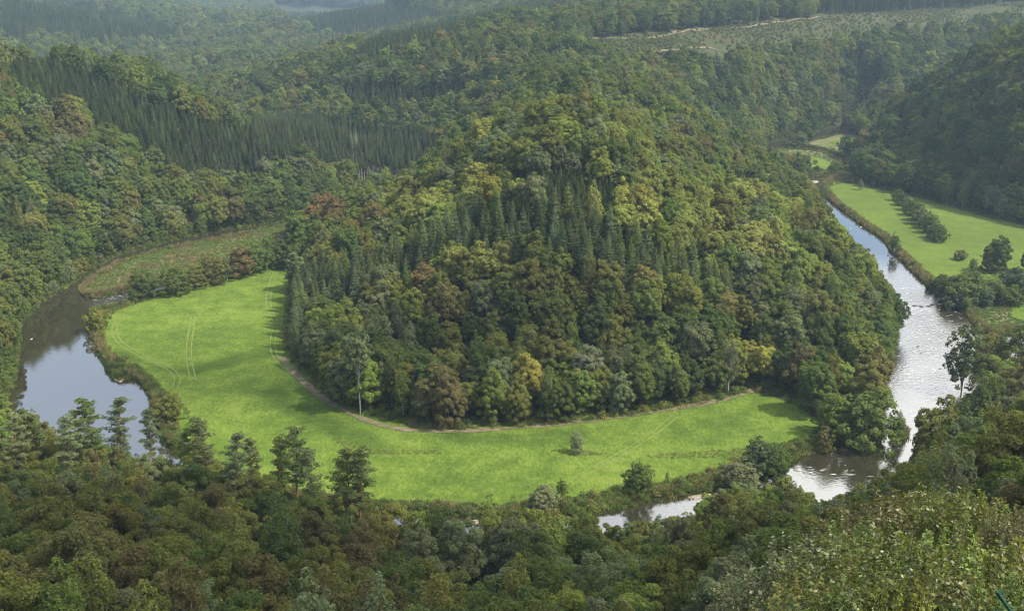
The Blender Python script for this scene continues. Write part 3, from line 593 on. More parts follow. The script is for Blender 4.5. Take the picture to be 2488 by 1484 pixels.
def forest():
    g = np.random.default_rng(77); out = []
    zones = [(-230, 260, 105, 300, 7.0), (-330, 330, 300, 620, 7.2), (-560, 560, 620, 1120, 8.2), (-900, 1000, 1120, 1700, 9.4), (-1300, 900, 1700, 3000, 12.)]
    zones.append((-1500, 500, 3000, 4350, 15.)); zones.append((-950, 150, 2740, 3030, 6.)); zones.append((-560, 560, 480, 1120, 6.9))
    for zi, (x0, x1, y0, y1, s) in enumerate(zones):
        X, Y = jgrid(x0, x1, y0, y1, s, g)
        if zi == len(zones) - 1:      # steep ground carries more trees to the acre seen in plan
            sl = np.hypot(height(X + 3, Y) - height(X - 3, Y), height(X, Y + 3) - height(X, Y - 3)) / 6; k_ = sl > .55 + .2 * g.random(len(X)); X, Y = X[k_], Y[k_]
        Z, fd, rd = height(X, Y, True)
        px, py, f = project(X, Y, Z + 10)
        ok = (fd > 1.2) & (rd > 1.6) & (px > -160) & (px < 2650) & (py < 1700) & (py > -60) & ~in_plateau(X, Y, Z)
        ok[ok] &= ~((rd[ok] < 13) & (field_dist(X[ok], Y[ok]) < 14))
        X, Y, Z, px, py, fd, rd = [a[ok] for a in (X, Y, Z, px, py, fd, rd)]
        sp = np.zeros(len(X), int)
        for k, P in ST.items():
            m = inside(P, px, py)
            if k == 'left_spruce': m &= (Y < 820)
            if k == 'hill_fir': m &= (Y < 470)
            if k == 'top_spruce': m &= (Y < 470)
            if k == 'trunk_spruce': m &= (Y < 900)
            if k in ('back_spruce', 'crest_spruce'): m &= (Y > 700) & (Y < 1500)
            sp[m] = 1 + list(ST).index(k)
        keep = sp == 0; n = keep.sum()
        X0, Y0, Z0, px0, py0 = X[keep], Y[keep], Z[keep], px[keep], py[keep]
        near = Y0 < 300; left = px0 < 1000
        col = pick(g, n, {'green': 7, 'deep': 4, 'olive': 2.6, 'grey': 2.2, 'bright': 1.6, 'brown': .5, 'yellow': .03, 'rust': .03})
        hl = (Y0 > 340) & (Y0 < 560) & (px0 > 720) & (px0 < 2000); col[hl] = pick(g, hl.sum(), {'green': 4, 'olive': 3, 'bright': 4, 'grey': 3, 'brown': .2, 'yellow': .08, 'rust': .03})
        dr = (vnoise(X0, Y0, 38, 51) > .70) & (g.random(n) < .6); col[dr] = pick(g, dr.sum(), {'olive': 4, 'brown': .6, 'bright': 2.2, 'rust': .1}); dk = (vnoise(X0, Y0, 45, 52) > .66) & (g.random(n) < .6); col[dk] = pick(g, dk.sum(), {'deep': 4, 'green': 3})
        tp = (Y0 > 350) & (Y0 < 480) & (px0 > 950) & (px0 < 1950) & (py0 < 640) & (py0 > 430); col[tp] = pick(g, tp.sum(), {'bright': 4, 'pale': 4, 'olive': 2, 'yellow': .8, 'grey': 1, 'green': .7})  # sunlight on the hill crest put into brighter, yellower crown tints
        fl = near & left; col[fl] = pick(g, fl.sum(), {'brown': 2.6, 'olive': 6, 'green': 3.4, 'deep': 1.5, 'bright': .8, 'grey': 1, 'yellow': .12}); fr = near & ~left; col[fr] = pick(g, fr.sum(), {'grey': 4, 'green': 4, 'olive': 3, 'bright': 2.2, 'deep': 1, 'brown': .5})
        kind = np.where(g.random(n) < .12, 1, 0); sc = g.uniform(.72, 1.22, n)
        sc[Y0 > 600] *= 1.08; sc[Y0 > 1700] *= 1.5; sc[Y0 > 3000] *= 1.3; kind[near] = 9; kind[near & (g.random(n) < np.where(left, .34, .28))] = 1; sc[near & (px0 > 1350)] *= .85; sc[(Y0 < 205)] *= 1.15; bk = near & (rd[keep] < 16); sc[bk] = g.uniform(1.05, 1.5, bk.sum())
        out.append(np.column_stack([X0, Y0, Z0, sc, kind, col]))
        # the open ground in front of the tall spruce trunks
    G_ = [(835, 330), (1000, 345), (1000, 452), (850, 455)]
    for q, A_ in enumerate(out):
        gx_, gy_, f_ = project(A_[:, 0], A_[:, 1], A_[:, 2] + 8); out[q] = A_[~(inside(G_, gx_, gy_) & (A_[:, 1] > 570) & (A_[:, 1] < 720))]
    # low trees and sallows hanging over the outer banks
    X, Y = jgrid(-330, 330, 160, 900, 3.6, g); Z, fd, rd = height(X, Y, True); fn = flat_dist(X, Y, False); px, py, f = project(X, Y, Z)
    m = (rd > .6) & (rd < 7) & (fn > 5) & ~(field_dist(X, Y) < 12); n = m.sum()
    out.append(np.column_stack([X[m], Y[m], Z[m], g.uniform(.45, .95, n), np.full(n, 7), pick(g, n, {'green': 4, 'deep': 3, 'olive': 2, 'grey': 2})]))
    # conifer stands are planted closer
    for (x0, x1, y0, y1, s, names, kind, sc0) in [(-330, 60, 480, 840, 3.7, ['left_spruce'], 8, .95), (-230, 20, 600, 900, 4.2, ['trunk_spruce'], 6, .86), (-260, 60, 690, 1100, 4.2, ['back_spruce'], 8, 1.15), (-300, 200, 800, 1500, 4.6, ['crest_spruce'], 8, 1.2),
            (-900, 0, 1250, 2600, 5.6, ['far_spruce', 'far_spruce2'], 8, 1.5), (-20, 120, 360, 470, 2.5, ['top_spruce'], 8, .62), (-130, 150, 280, 470, 4.7, ['hill_fir'], 3, .82), (250, 700, 1050, 1500, 5, ['plateau_spruce'], 2, .9)]:
        X, Y = jgrid(x0, x1, y0, y1, s, g); Z, fd, rd = height(X, Y, True); px, py, f = project(X, Y, Z + 10)
        m = np.zeros(len(X), bool)
        for nme in names: m |= inside(ST[nme], px, py)
        m &= (fd > 2.5) & ~in_plateau(X, Y, Z)
        n = m.sum(); c = pick(g, n, {'spruce': 4, 'dusk': 5, 'fir': .8}) if kind != 3 else pick(g, n, {'fir': 5, 'spruce': 2, 'green': 1.2, 'blue': 1})
        kk = np.full(n, kind)
        out.append(np.column_stack([X[m], Y[m], Z[m], sc0 * (g.uniform(.88, 1.08, n) if kind != 3 else g.uniform(.72, 1.2, n)), kk, c]))
    T = np.vstack(out)
    # the woods of the near bank are cut back to the height they have there
    lim = np.full(len(T), 9.); nb = (T[:, 1] < 300) & ~((T[:, 1] > 262) & (np.abs(T[:, 0] - 40) < 125)) ; k = 1.
    px, py, f = project(T[:, 0], T[:, 1], T[:, 2]); ly = np.interp(px, LINE[:, 0], LINE[:, 1]) + g.uniform(0, 28, len(T))
    _, zt = at_y(px, ly, T[:, 1]); lim = (zt - T[:, 2]) / 16.; m = nb & (lim < T[:, 3]); T[m, 3] = lim[m]
    T = T[~(nb & ((T[:, 3] < .14) | ((T[:, 3] < .5) & (g.random(len(T)) < .35) & (T[:, 0] < -20))))]
    hh_ = np.array([15, 16, 19, 20, 21, 4.2, 22., 9, 11, 15])[T[:, 4].astype(int)] * T[:, 3]; cx_, cy_, f = project(T[:, 0], T[:, 1], T[:, 2] + hh_ * .6)
    RL = np.array([(440, 1962), (470, 1982), (500, 1996), (560, 2046), (600, 2082), (630, 2104), (660, 2132), (700, 2172), (740, 2205), (790, 2224), (850, 2222), (900, 2200)], float)
    lx = np.interp(cy_, RL[:, 0], RL[:, 1]); T = T[~((cy_ > 430) & (cy_ < 900) & (T[:, 1] > 290) & (cx_ < lx + 45) & (cx_ > lx - 3.6 * T[:, 3] * FPX / f * .85))]
    # planted thicket of young trees and bushes in the felled area
    X, Y = jgrid(60, 600, 780, 1250, 3.0, g); Z = height(X, Y); m = in_plateau(X, Y, Z) & (g.random(len(X)) < 1.3 * (vnoise(X, Y, 50, 12) - .15)); n = m.sum()
    T2 = np.column_stack([X[m], Y[m], Z[m], g.uniform(.22, .55, n), np.full(n, 5), pick(g, n, {'green': 2, 'brown': 1.5, 'olive': 4, 'grey': 2})])
    px, py, f = project(T[:, 0], T[:, 1], T[:, 2] + 10)
    for sx, sy, sr, c in SPOT:
        m = ((px - sx) ** 2 + (py - sy) ** 2 < sr ** 2) & (T[:, 1] < 700) & (T[:, 4] != 2) & (T[:, 4] != 8); T[m, 5] = PN.index(c)
        T[m & (T[:, 4] == 3), 4] = 0
    return T, T2
T, T2 = forest()
g7 = np.random.default_rng(99)
HOUSE = (-8.0, 187.0)
pt_ = np.array([float(at_y(866, 900, 304.)[0]), 304.]); T = T[np.hypot(T[:, 0] - pt_[0] * .99, T[:, 1] - pt_[1] + 4) > 7.5]
d = np.hypot(T[:, 0] - HOUSE[0], T[:, 1] - HOUSE[1]); T = T[(d > 8) & ~((d < 17) & (T[:, 1] < HOUSE[1] + 3) & (abs(T[:, 0] - HOUSE[0] + 1) < 5))]

# hand placed trees: kind, px, py of the top, forward distance or None (stands on the valley floor at py_base), py_base, colour, variant, width factor, label, category, name
HP = []
def hp(*a): HP.append(a)
PINE_L = ['pine at the left edge above the blue water', 'short pine left of a leaning trunk', 'pine with dense low crown before the blue water', 'tall straight orange pine cutting the blue water', 'tall pine beside a straight neighbour, widest crown', 'small dark pine under two tall ones', 'pale crowned pine against the last of the blue water',
 'leaning red trunked pine at the river bend', 'pine leaning left over the meadow corner', 'tall lone pine with a long bare trunk to the ground', 'dark narrow pine behind the willow scrub', 'broad pine left of the tallest pine on the meadow', 'tallest pine seen against the meadow', 'dense oval pine against the meadow',
 'small pine right of the dense oval one', 'thin twin pine, left one of the last pair', 'thin twin pine, right one of the last pair', 'stout pine low on the left edge', 'crooked pine behind the left front rank', 'half hidden pine near the leaning red trunk']
for i, (px, pt, Y) in enumerate([(64, 1006, 236), (144, 1014, 230), (170, 1000, 244), (227, 964, 240), (264, 970, 246), (291, 1052, 250), (348, 996, 252), (458, 1016, 246), (501, 1013, 240), (552, 1056, 222), (602, 1066, 236), (669, 1062, 230), (705, 1042, 226), (766, 1084, 222), (809, 1120, 222), (836, 1092, 214), (862, 1094, 212), (20, 1010, 228), (110, 1040, 246), (430, 1050, 240)]):
    hp('pine', px, pt, Y, None, ['pineg', 'grey', 'pineg', 'green'][i % 4], i % 5, 1.0, 'orange barked ' + PINE_L[i] if i not in (7, 3) else PINE_L[i], 'pine', 'pine_tree')
# on the valley floor
hp('bushy', 1400, 1046, None, 1103, 'silver', 0, .72, 'lone pale grey willow bush standing in the middle of the meadow', 'tree', 'willow_tree')
hp('bushy', 1550, 1119, None, 1198, 'deep', 1, 1.15, 'dark round alder on the bank where the brown pool shows', 'tree', 'alder_tree')
hp('slim', 1364, 1160, None, 1212, 'deep', 1, 1.5, 'small dark upright alder at the near meadow edge', 'tree', 'alder_tree')
hp('bushy', 1318, 1180, None, 1240, 'grey', 3, 1.5, 'grey green willow bush left of the small upright alder', 'tree', 'willow_tree')
hp('slim', 1620, 1144, None, 1178, 'green', 2, .8, 'thin sapling right of the dark round alder', 'tree', 'sapling')
hp('bushy', 1838, 1062, None, 1150, 'blue', 2, 1.1, 'blue green willow, left of the pair at the right meadow tip', 'tree', 'willow_tree')
hp('bushy', 1880, 1075, None, 1150, 'deep', 4, 1.0, 'dark willow, right of the pair at the right meadow tip', 'tree', 'willow_tree')
hp('bushy', 1790, 1110, None, 1175, 'grey', 5, 1.3, 'low grey willow left of the pair at the meadow tip', 'tree', 'willow_tree')
hp('open', 2337, 786, None, 945, 'deep', 0, 1.25, 'tall open alder standing before the bright right river', 'tree', 'alder_tree')
hp('fir', 2182, 992, None, 1056, 'deep', 1, 1.5, 'small dark conical tree on the islet in the right river', 'tree', 'islet_tree')
hp('bushy', 2105, 935, None, 1066, 'green', 6, 1.25, 'big spreading tree leaning over the right river bend', 'tree', 'riverside_tree')
hp('bushy', 2030, 955, None, 1060, 'bright', 0, 1.1, 'bright green tree behind the tip of the meadow', 'tree', 'riverside_tree')
hp('bushy', 2000, 1035, None, 1085, 'brown', 3, 1.0, 'small brownish bush on the right tip of the meadow', 'shrub', 'willow_bush')
hp('shrub', 2405, 812, None, 880, 'olive', 0, 1.0, 'yellowish bush on the back of the right river islet', 'shrub', 'islet_bush')
hp('shrub', 2398, 850, None, 893, 'brown', 1, 1.4, 'low brown bush at the near point of the right islet', 'shrub', 'islet_bush')
hp('bushy', 2475, 785, None, 890, 'green', 3, 1.2, 'round green tree at the right frame edge above the side channel', 'tree', 'riverside_tree')
hp('slim', 2172, 562, None, 612, 'deep', 0, 1.3, 'dark upright bush mirrored in the upper right river', 'shrub', 'bank_bush')
hp('shrub', 2262, 676, None, 697, 'deep', 2, .9, 'small dark bush on the pasture corner by the river', 'shrub', 'bank_bush')
hp('shrub', 2332, 606, None, 632, 'brown', 0, 1.1, 'reddish brown bush alone in the right pasture', 'shrub', 'pasture_bush')
hp('slim', 2363, 627, None, 660, 'deep', 2, 1.8, 'dark bush alone at the near edge of the right pasture', 'shrub', 'pasture_bush')
hp('bushy', 2053, 322, None, 385, 'deep', 1, .8, 'dark tall tree between the two far right fields', 'tree', 'riverside_tree')
hp('bushy', 1940, 318, None, 358, 'grey', 2, 1.4, 'grey green tree beyond the small bright far field', 'tree', 'riverside_tree')
hp('shrub', 1985, 402, None, 420, 'deep', 1, 1.4, 'bush on the near side of the small bright far field', 'shrub', 'pasture_bush')
hp('shrub', 2034, 392, None, 415, 'deep', 2, 1.3, 'dark bush at the right corner of the small far field', 'shrub', 'pasture_bush')
hp('slim', 1998, 440, None, 478, 'deep', 1, 1.8, 'dark bush below the white riffle of the upper river', 'shrub', 'bank_bush')
hp('slim', 2090, 434, None, 462, 'grey', 0, 1.5, 'pale grey bush at the far end of the right pasture', 'shrub', 'pasture_bush')
hp('bushy', 348, 655, None, 725, 'deep', 0, 1.35, 'dark round tree at the mouth of the side channel', 'tree', 'riverside_tree')
hp('bushy', 428, 642, None, 715, 'green', 5, 1.35, 'round domed tree on the meadow edge, second from the mouth', 'tree', 'riverside_tree')
hp('shrub', 326, 702, None, 732, 'deep', 0, .8, 'little dark bush standing in the mouth of the side channel', 'shrub', 'bank_bush')
hp('shrub', 236, 744, None, 800, 'olive', 1, 1.0, 'bush overhanging the dark left river from the meadow', 'shrub', 'bank_bush')
hp('bushy', 412, 950, None, 1025, 'olive', 4, 1.2, 'olive willow on the left bank above the pines', 'tree', 'willow_tree')
cx = [(480, 640, 700, 'olive'), (516, 612, 690, 'olive'), (552, 618, 682, 'grey'), (585, 596, 672, 'brown'), (618, 584, 664, 'green'), (650, 566, 656, 'green'), (672, 578, 648, 'deep'), (535, 655, 690, 'green'), (600, 640, 668, 'deep'), (455, 672, 705, 'green'), (640, 625, 655, 'green')]
LL = ['third', 'fourth', 'fifth', 'sixth', 'seventh', 'eighth', 'ninth']
for i, (px, a, b, c) in enumerate(cx):
    hp(['bushy', 'bushy', 'slim'][i % 3], px, a, None, b, c, i, 1.3 if i % 3 != 1 else 1.1, f'{c.replace("grey","greyish").replace("deep","dark green")} tree along the side channel, ' + (LL[i] + ' from its left end' if i < 7 else ['low one under the fourth', 'low one under the seventh', 'low one right of the domed tree', 'low one near the right end'][i - 7]), 'tree', 'riverside_tree')
hedge = [(2180, 458, 488), (2192, 468, 500), (2205, 476, 512), (2216, 484, 524), (2228, 492, 536), (2238, 502, 546), (2250, 512, 556), (2260, 522, 566), (2272, 536, 580), (2282, 546, 588)]
for i, (px, a, b) in enumerate(hedge):
    hp('bushy', px, a, None, b, ['green', 'deep', 'grey'][i % 3], i % 7, 1.25, f'bush of the hedge across the right pasture, {["farthest","second","third","fourth","fifth","sixth","seventh","eighth","ninth","nearest"][i]} {"from the far end" if 0<i<9 else "of all"}', 'shrub', 'hedge_bush')
cl = [(2290, 664, 704), (2312, 672, 722), (2336, 668, 735), (2362, 662, 730), (2385, 690, 740), (2410, 676, 728), (2440, 672, 715), (2468, 650, 720), (2452, 690, 740), (2490, 668, 730), (2330, 700, 742)]
for i, (px, a, b) in enumerate(cl):
    hp('shrub' if i % 3 else 'bushy', px, a, None, b, ['deep', 'blue', 'green'][i % 3], i, 1.3, f'bush of the thicket below the right pasture, {["first","second","third","fourth","fifth","sixth","seventh","eighth","ninth","tenth","eleventh"][i]} from the river side', 'shrub', 'thicket_bush')
hp('slim', 1190, 1203, 212, None, 'green', 1, 1.1, 'tall dark alder before the hidden river, left of a pair', 'tree', 'alder_tree')
hp('slim', 1252, 1205, 212, None, 'green', 3, 1.1, 'tall dark alder before the glittering water, right of a pair', 'tree', 'alder_tree')
NB = [(1960, 1330, 34, 'grey'), (2030, 1340, 30, 'grey'), (1900, 1400, 30, 'grey'), (2110, 1285, 34, 'green'), (2180, 1225, 38, 'brown'), (2240, 1205, 40, 'olive'), (2300, 1195, 38, 'green'), (2370, 1215, 36, 'olive'), (2440, 1240, 34, 'green'), (2500, 1235, 32, 'brown'),
 (2160, 1330, 27, 'olive'), (2250, 1320, 27, 'green'), (2350, 1310, 26, 'bright'), (2450, 1330, 25, 'olive'), (2060, 1400, 25, 'brown'), (2200, 1400, 22, 'green'), (2330, 1395, 21, 'olive'), (2460, 1410, 20, 'green'), (1990, 1440, 24, 'olive'), (2110, 1450, 21, 'green')]
NL = ['grey green shoots at the left end of the near bushes', 'grey green bush second from the left end of the near bushes', 'lowest grey bush at the left foot of the near bushes', 'green bush behind the grey ones', 'brown tinged bush with tall shoots on the skyline of the thicket', 'highest olive bush of the near thicket', 'green bush at the top of the near thicket', 'olive bush right of the highest ones',
 'green bush near the right edge, upper rank', 'brown leaved bush at the right edge, upper rank', 'olive bush of the middle rank, left', 'green bush of the middle rank', 'bright green bush of the middle rank', 'olive bush of the middle rank, right', 'brown tinged bush of the lower rank, left', 'green bush of the lower rank, middle', 'olive bush of the lower rank, right of the yellow one', 'green bush in the bottom right corner', 'olive bush at the bottom, left of the yellow one', 'green bush at the bottom beside the yellow one']
for i, (px, pt, Y, c) in enumerate(NB): hp('near', px, pt, Y, None, c, i, 1.0, NL[i], 'bush', 'hazel_bush')
hp('near', 2205, 1440, 17, None, 'yellow', 1, .45, 'small golden yellow bush at the bottom edge', 'bush', 'yellow_bush')
# named ones on the slopes
hp('fir', 2395, 905, 225, None, 'spruce', 0, 1.35, 'nearly black spruce, big and wide, beside the near right river', 'conifer', 'spruce_tree')
hp('fir', 2350, 960, 215, None, 'spruce', 2, 1.2, 'dark spruce just left of the near black one', 'conifer', 'spruce_tree')
hp('broad', 2295, 960, 222, None, 'olive', 1, .8, 'yellowish tree on the near slope beside the right river', 'tree', 'slope_tree')
hp('broad', 2450, 1010, 180, None, 'brown', 2, .9, 'brownish tree right of the black spruce on the near slope', 'tree', 'slope_tree')
hp('tall', 866, 800, 304, None, 'grey', 0, 1.1, 'pale crowned tree with a long white trunk at the hill foot', 'tree', 'pale_tree')

# ------------------------------------------------------------------ which trees are single things
allT = T.copy(); W_, H_ = 622, 371
def visible(Tt):
    Hk = np.array([15, 16, 19, 20, 21, 4.2, 22., 9, 11, 15])[Tt[:, 4].astype(int)] * Tt[:, 3]; Rk = np.array([5.2, 3., 2.2, 3.9, 3, 2.4, 2, 3.7, 2, 4.7])[Tt[:, 4].astype(int)] * Tt[:, 3]
    px, py, f = project(Tt[:, 0], Tt[:, 1], Tt[:, 2] + Hk * .6); vis = np.zeros(len(Tt), int); buf = np.zeros((H_, W_), bool)
    o = np.argsort(f); k = .25
    for i in o:
        rx = max(.6, Rk[i] * FPX / f[i] * k); ry = max(.6, Hk[i] * .40 * FPX / f[i] * k); cx_, cy = px[i] * k, py[i] * k
        x0, x1, y0, y1 = int(max(0, cx_ - rx)), int(min(W_, cx_ + rx + 1)), int(max(0, cy - ry)), int(min(H_, cy + ry + 1))
        if x1 <= x0 or y1 <= y0: continue
        yy = (np.arange(y0, y1) + .5 - cy)[:, None] / ry; xx = (np.arange(x0, x1) + .5 - cx_)[None] / rx
        m = (xx * xx + yy * yy < 1.1) & ~buf[y0:y1, x0:x1]
        vis[i] = m.sum(); buf[y0:y1, x0:x1] |= m
    return vis, px, py
VIS, TPX, TPY = visible(T)
kd = T[:, 4].astype(int)
single = np.zeros(len(T), bool)
for grp, cnt in (((0, 1, 7, 9), 240), ((2, 3, 6, 8), 296)):
    idx = np.where(np.isin(kd, grp))[0]; idx = idx[np.argsort(-VIS[idx])][:cnt]; single[idx[VIS[idx] > 0]] = True
# drop what lies far behind a ridge and shows nothing at all
drop = (VIS == 0) & (T[:, 1] > 900) & (g7.random(len(T)) < .5)
print('TREES', len(T), 'single', single.sum(), 'dropped', drop.sum())

ORD = ['first', 'second', 'third', 'fourth', 'fifth', 'sixth', 'seventh', 'eighth', 'ninth', 'tenth', 'eleventh', 'twelfth'] + [f'{n}th' for n in range(13, 99)]
CN = {'pineg': 'green', 'pale': 'pale yellow green', 'dusk': 'very dark green', 'green': 'mid green', 'deep': 'dark green', 'grey': 'grey green', 'olive': 'olive', 'bright': 'bright green', 'yellow': 'yellow', 'rust': 'rusty orange', 'brown': 'brownish', 'spruce': 'blackish green', 'fir': 'dark green', 'blue': 'blue green', 'silver': 'silvery'}
def region(px, py, Y):
    if Y < 300:
        if px < 620: return 'on the near left slope'
        if px < 1350: return 'on the near middle bank'
        if px < 1950: return 'on the near right bank'
        return 'on the near right slope'
    if px < 720 and Y > 320: return 'on the left valley side'
    if px > 2060 and Y > 480: return 'on the right valley side'
    if Y < 600:
        if px < 1150: return 'on the hill, left part'
        if px < 1600: return 'on the hill, middle part'
        return 'on the hill, right part'
    return 'on the far slopes'
CN['bright'] = 'light green'
def plant(kind, var, loc, sc, rz, tint, name, label, cat, group, widen=1.):
    cr, tr, inf = K[kind][var % len(K[kind])]
    e = bpy.data.objects.new(name, None); COL.objects.link(e); e.empty_display_size = 1
    e.location = loc; e.rotation_euler = (0, 0, rz); e.scale = (sc * widen, sc * widen, sc)
    tag(e, label, cat, group)
    c = link('crown', cr, e); c["tint"] = [float(v) for v in tint]; t = link('trunk', tr, e); return e
def jitter_tint(g, c): 
    b = np.array(PAL[c]); return np.clip(b * g.uniform(.82, 1.2) * g.uniform(.93, 1.07, 3), 0, 1)
# label: colour + kind + region + row + order
si = np.where(single)[0]
rows = {}
for i in si:
    r = region(TPX[i], TPY[i], T[i, 1]); con = kd[i] in (2, 3, 6, 8); row = int(TPY[i] // 46); rows.setdefault((r, kd[i] if kd[i] in (1, 7) else con, PN[int(T[i, 5])], row), []).append(i)
for (r, con, cn, row), L_ in list(rows.items()): L_.sort(key=lambda i: TPX[i])
byrc = {}
for (r, con, cn, row) in rows: byrc.setdefault((r, con, cn), []).append(row)
for (r, con, cn, row), L_ in rows.items():
    rk = sorted(byrc[(r, con, cn)], reverse=True); a = rk.index(row)
    for j, i in enumerate(L_):
        kind = KNAME[kd[i]]
        w = 'conifer' if con else ('slender tree' if kd[i] == 1 else 'low tree' if kd[i] == 7 else 'leafy tree')
        lab = f"{CN[cn]} {w} {r}, {ORD[a]} row up" + (f", {ORD[j]} from left" if len(L_) > 1 else "")
        plant(kind, int(g7.integers(0, 9)), T[i, :3], T[i, 3], g7.uniform(0, 6.28), jitter_tint(g7, cn), {0: 'broadleaf_tree', 1: 'birch_tree', 2: 'spruce_tree', 3: 'fir_tree', 8: 'spruce_tree', 6: 'spruce_tree', 9: 'broadleaf_tree', 7: 'bank_tree'}[kd[i]], lab,
              'conifer' if con else 'tree', 'conifers of the wooded slopes' if con else 'leafy trees of the wooded slopes')
for (kind, px, pt, Y, pb, c, var, wd, lab, cat, name) in HP:
    if Y is None:
        p = at_z(px, pb, 0.0); x, y = float(p[0]), float(p[1])
    else:
        y = float(Y); x = float(at_y(px, pt, y)[0])
    z = float(height(x, y)[0]); zt = float(at_y(px, pt, y)[1])
    hh = max(1.2, zt - z); inf = K[kind][var % len(K[kind])][2]
    plant(kind, var, (x, y, z), hh / inf['H'], (0.3 if kind == 'pine' else g7.uniform(0, 6.28)), jitter_tint(g7, c), name, lab, cat, {'pine': 'tall pines on the near left slope'}.get(kind, None) or ('bushes close below the viewpoint' if cat == 'bush' else 'bushes of the valley floor' if cat == 'shrub' else 'trees standing apart'), wd)

# ------------------------------------------------------------------ the mass of the woods: one object a kind, copies spread over its points
def joined(k, v):
    cr, tr, inf = K[k][v]; a = np.empty(len(cr.vertices) * 3, np.float32); cr.vertices.foreach_get('co', a); b = np.empty(len(tr.vertices) * 3, np.float32); tr.vertices.foreach_get('co', b)
    fa = np.empty(len(cr.loops), np.int32); cr.loops.foreach_get('vertex_index', fa); fb = np.empty(len(tr.loops), np.int32); tr.loops.foreach_get('vertex_index', fb)
    fa = fa.reshape(-1, 4); fb = fb.reshape(-1, 4) + len(cr.vertices)
    lv = np.empty(len(cr.polygons), np.float32); cr.attributes['leafv'].data.foreach_get('value', lv)
    return mesh_np(f'{k}_whole', np.vstack([a.reshape(-1, 3), b.reshape(-1, 3)]), np.vstack([fa, fb]), [cr.materials[0], tr.materials[0]], np.r_[np.zeros(len(fa)), np.ones(len(fb))], attrs={'leafv': np.r_[lv, np.zeros(len(fb), np.float32)]})
def scatter(name, label, cat, P, rot, scl, idx, tint, meshes):
    me = bpy.data.meshes.new(name); me.vertices.add(len(P)); me.vertices.foreach_set('co', np.asarray(P, np.float32).ravel())
    def at(n, t, a, key): x = me.attributes.new(n, t, 'POINT'); x.data.foreach_set(key, a.ravel())
    at('tint', 'FLOAT_VECTOR', np.asarray(tint, np.float32), 'vector'); at('rotv', 'FLOAT_VECTOR', np.asarray(rot, np.float32), 'vector'); at('sclv', 'FLOAT_VECTOR', np.asarray(scl, np.float32), 'vector'); at('pidx', 'INT', np.asarray(idx, np.int32), 'value')
    o = link(name, me); tag(o, label, cat, kind='stuff')
    col = bpy.data.collections.new(name + '_kinds')
    for i, m in enumerate(meshes): col.objects.link(bpy.data.objects.new(f'{name}_kind_{i:02d}', m))
    ng = bpy.data.node_groups.new(name, 'GeometryNodeTree'); ng.interface.new_socket('Geometry', in_out='INPUT', socket_type='NodeSocketGeometry'); ng.interface.new_socket('Geometry', in_out='OUTPUT', socket_type='NodeSocketGeometry')
    N = ng.nodes.new; L = ng.links.new; gi = N('NodeGroupInput'); go = N('NodeGroupOutput')
    ci = N('GeometryNodeCollectionInfo'); ci.inputs['Collection'].default_value = col; ci.inputs['Separate Children'].default_value = True; ci.inputs['Reset Children'].default_value = True
    ip = N('GeometryNodeInstanceOnPoints'); ip.inputs['Pick Instance'].default_value = True
    def na(n, t): x = N('GeometryNodeInputNamedAttribute'); x.data_type = t; x.inputs['Name'].default_value = n; return x.outputs[0]
    L(gi.outputs[0], ip.inputs['Points']); L(ci.outputs[0], ip.inputs['Instance']); L(na('pidx', 'INT'), ip.inputs['Instance Index']); L(na('sclv', 'FLOAT_VECTOR'), ip.inputs['Scale'])
    e2r = N('FunctionNodeEulerToRotation'); L(na('rotv', 'FLOAT_VECTOR'), e2r.inputs[0]); L(e2r.outputs[0], ip.inputs['Rotation']); L(ip.outputs[0], go.inputs[0])
    md = o.modifiers.new('spread', 'NODES'); md.node_group = ng; return o
def mass(name, label, cat, sel, kinds, Ts):
    ms = []; base = {}
    for k in kinds: base[KINDN[k]] = (len(ms), len(K[k])); ms += [joined(k, v) for v in range(len(K[k]))]
    A = Ts[sel]; n = len(A); g = np.random.default_rng(len(name)); b0 = np.array([base[int(k)][0] for k in A[:, 4]]); bn = np.array([base[int(k)][1] for k in A[:, 4]])
    idx = b0 + g.integers(0, 1000, n) % bn; tint = PV[A[:, 5].astype(int)] * g.uniform(.8, 1.22, (n, 1)) * g.uniform(.93, 1.07, (n, 3))
    rot = np.column_stack([g.normal(0, .03, n), g.normal(0, .03, n), g.uniform(0, 6.28, n)]); s = A[:, 3:4] * np.column_stack([g.uniform(.9, 1.15, n)] * 2 + [g.uniform(.92, 1.1, n)])
    scatter(name, label, cat, A[:, :3] - [0, 0, .3], rot, s, idx, tint, ms)
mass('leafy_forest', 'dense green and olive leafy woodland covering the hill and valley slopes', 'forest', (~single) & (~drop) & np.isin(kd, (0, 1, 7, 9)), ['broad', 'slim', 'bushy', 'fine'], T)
mass('conifer_forest', 'dark conifer stands planted among the leafy woods', 'forest', (~single) & (~drop) & np.isin(kd, (2, 3, 6, 8)), ['spruce', 'fir', 'young', 'snag'], T)
mass('young_scrub', 'young scrub growing on the felled plateau at the top right', 'scrub', np.ones(len(T2), bool), ['shrub'], T2)

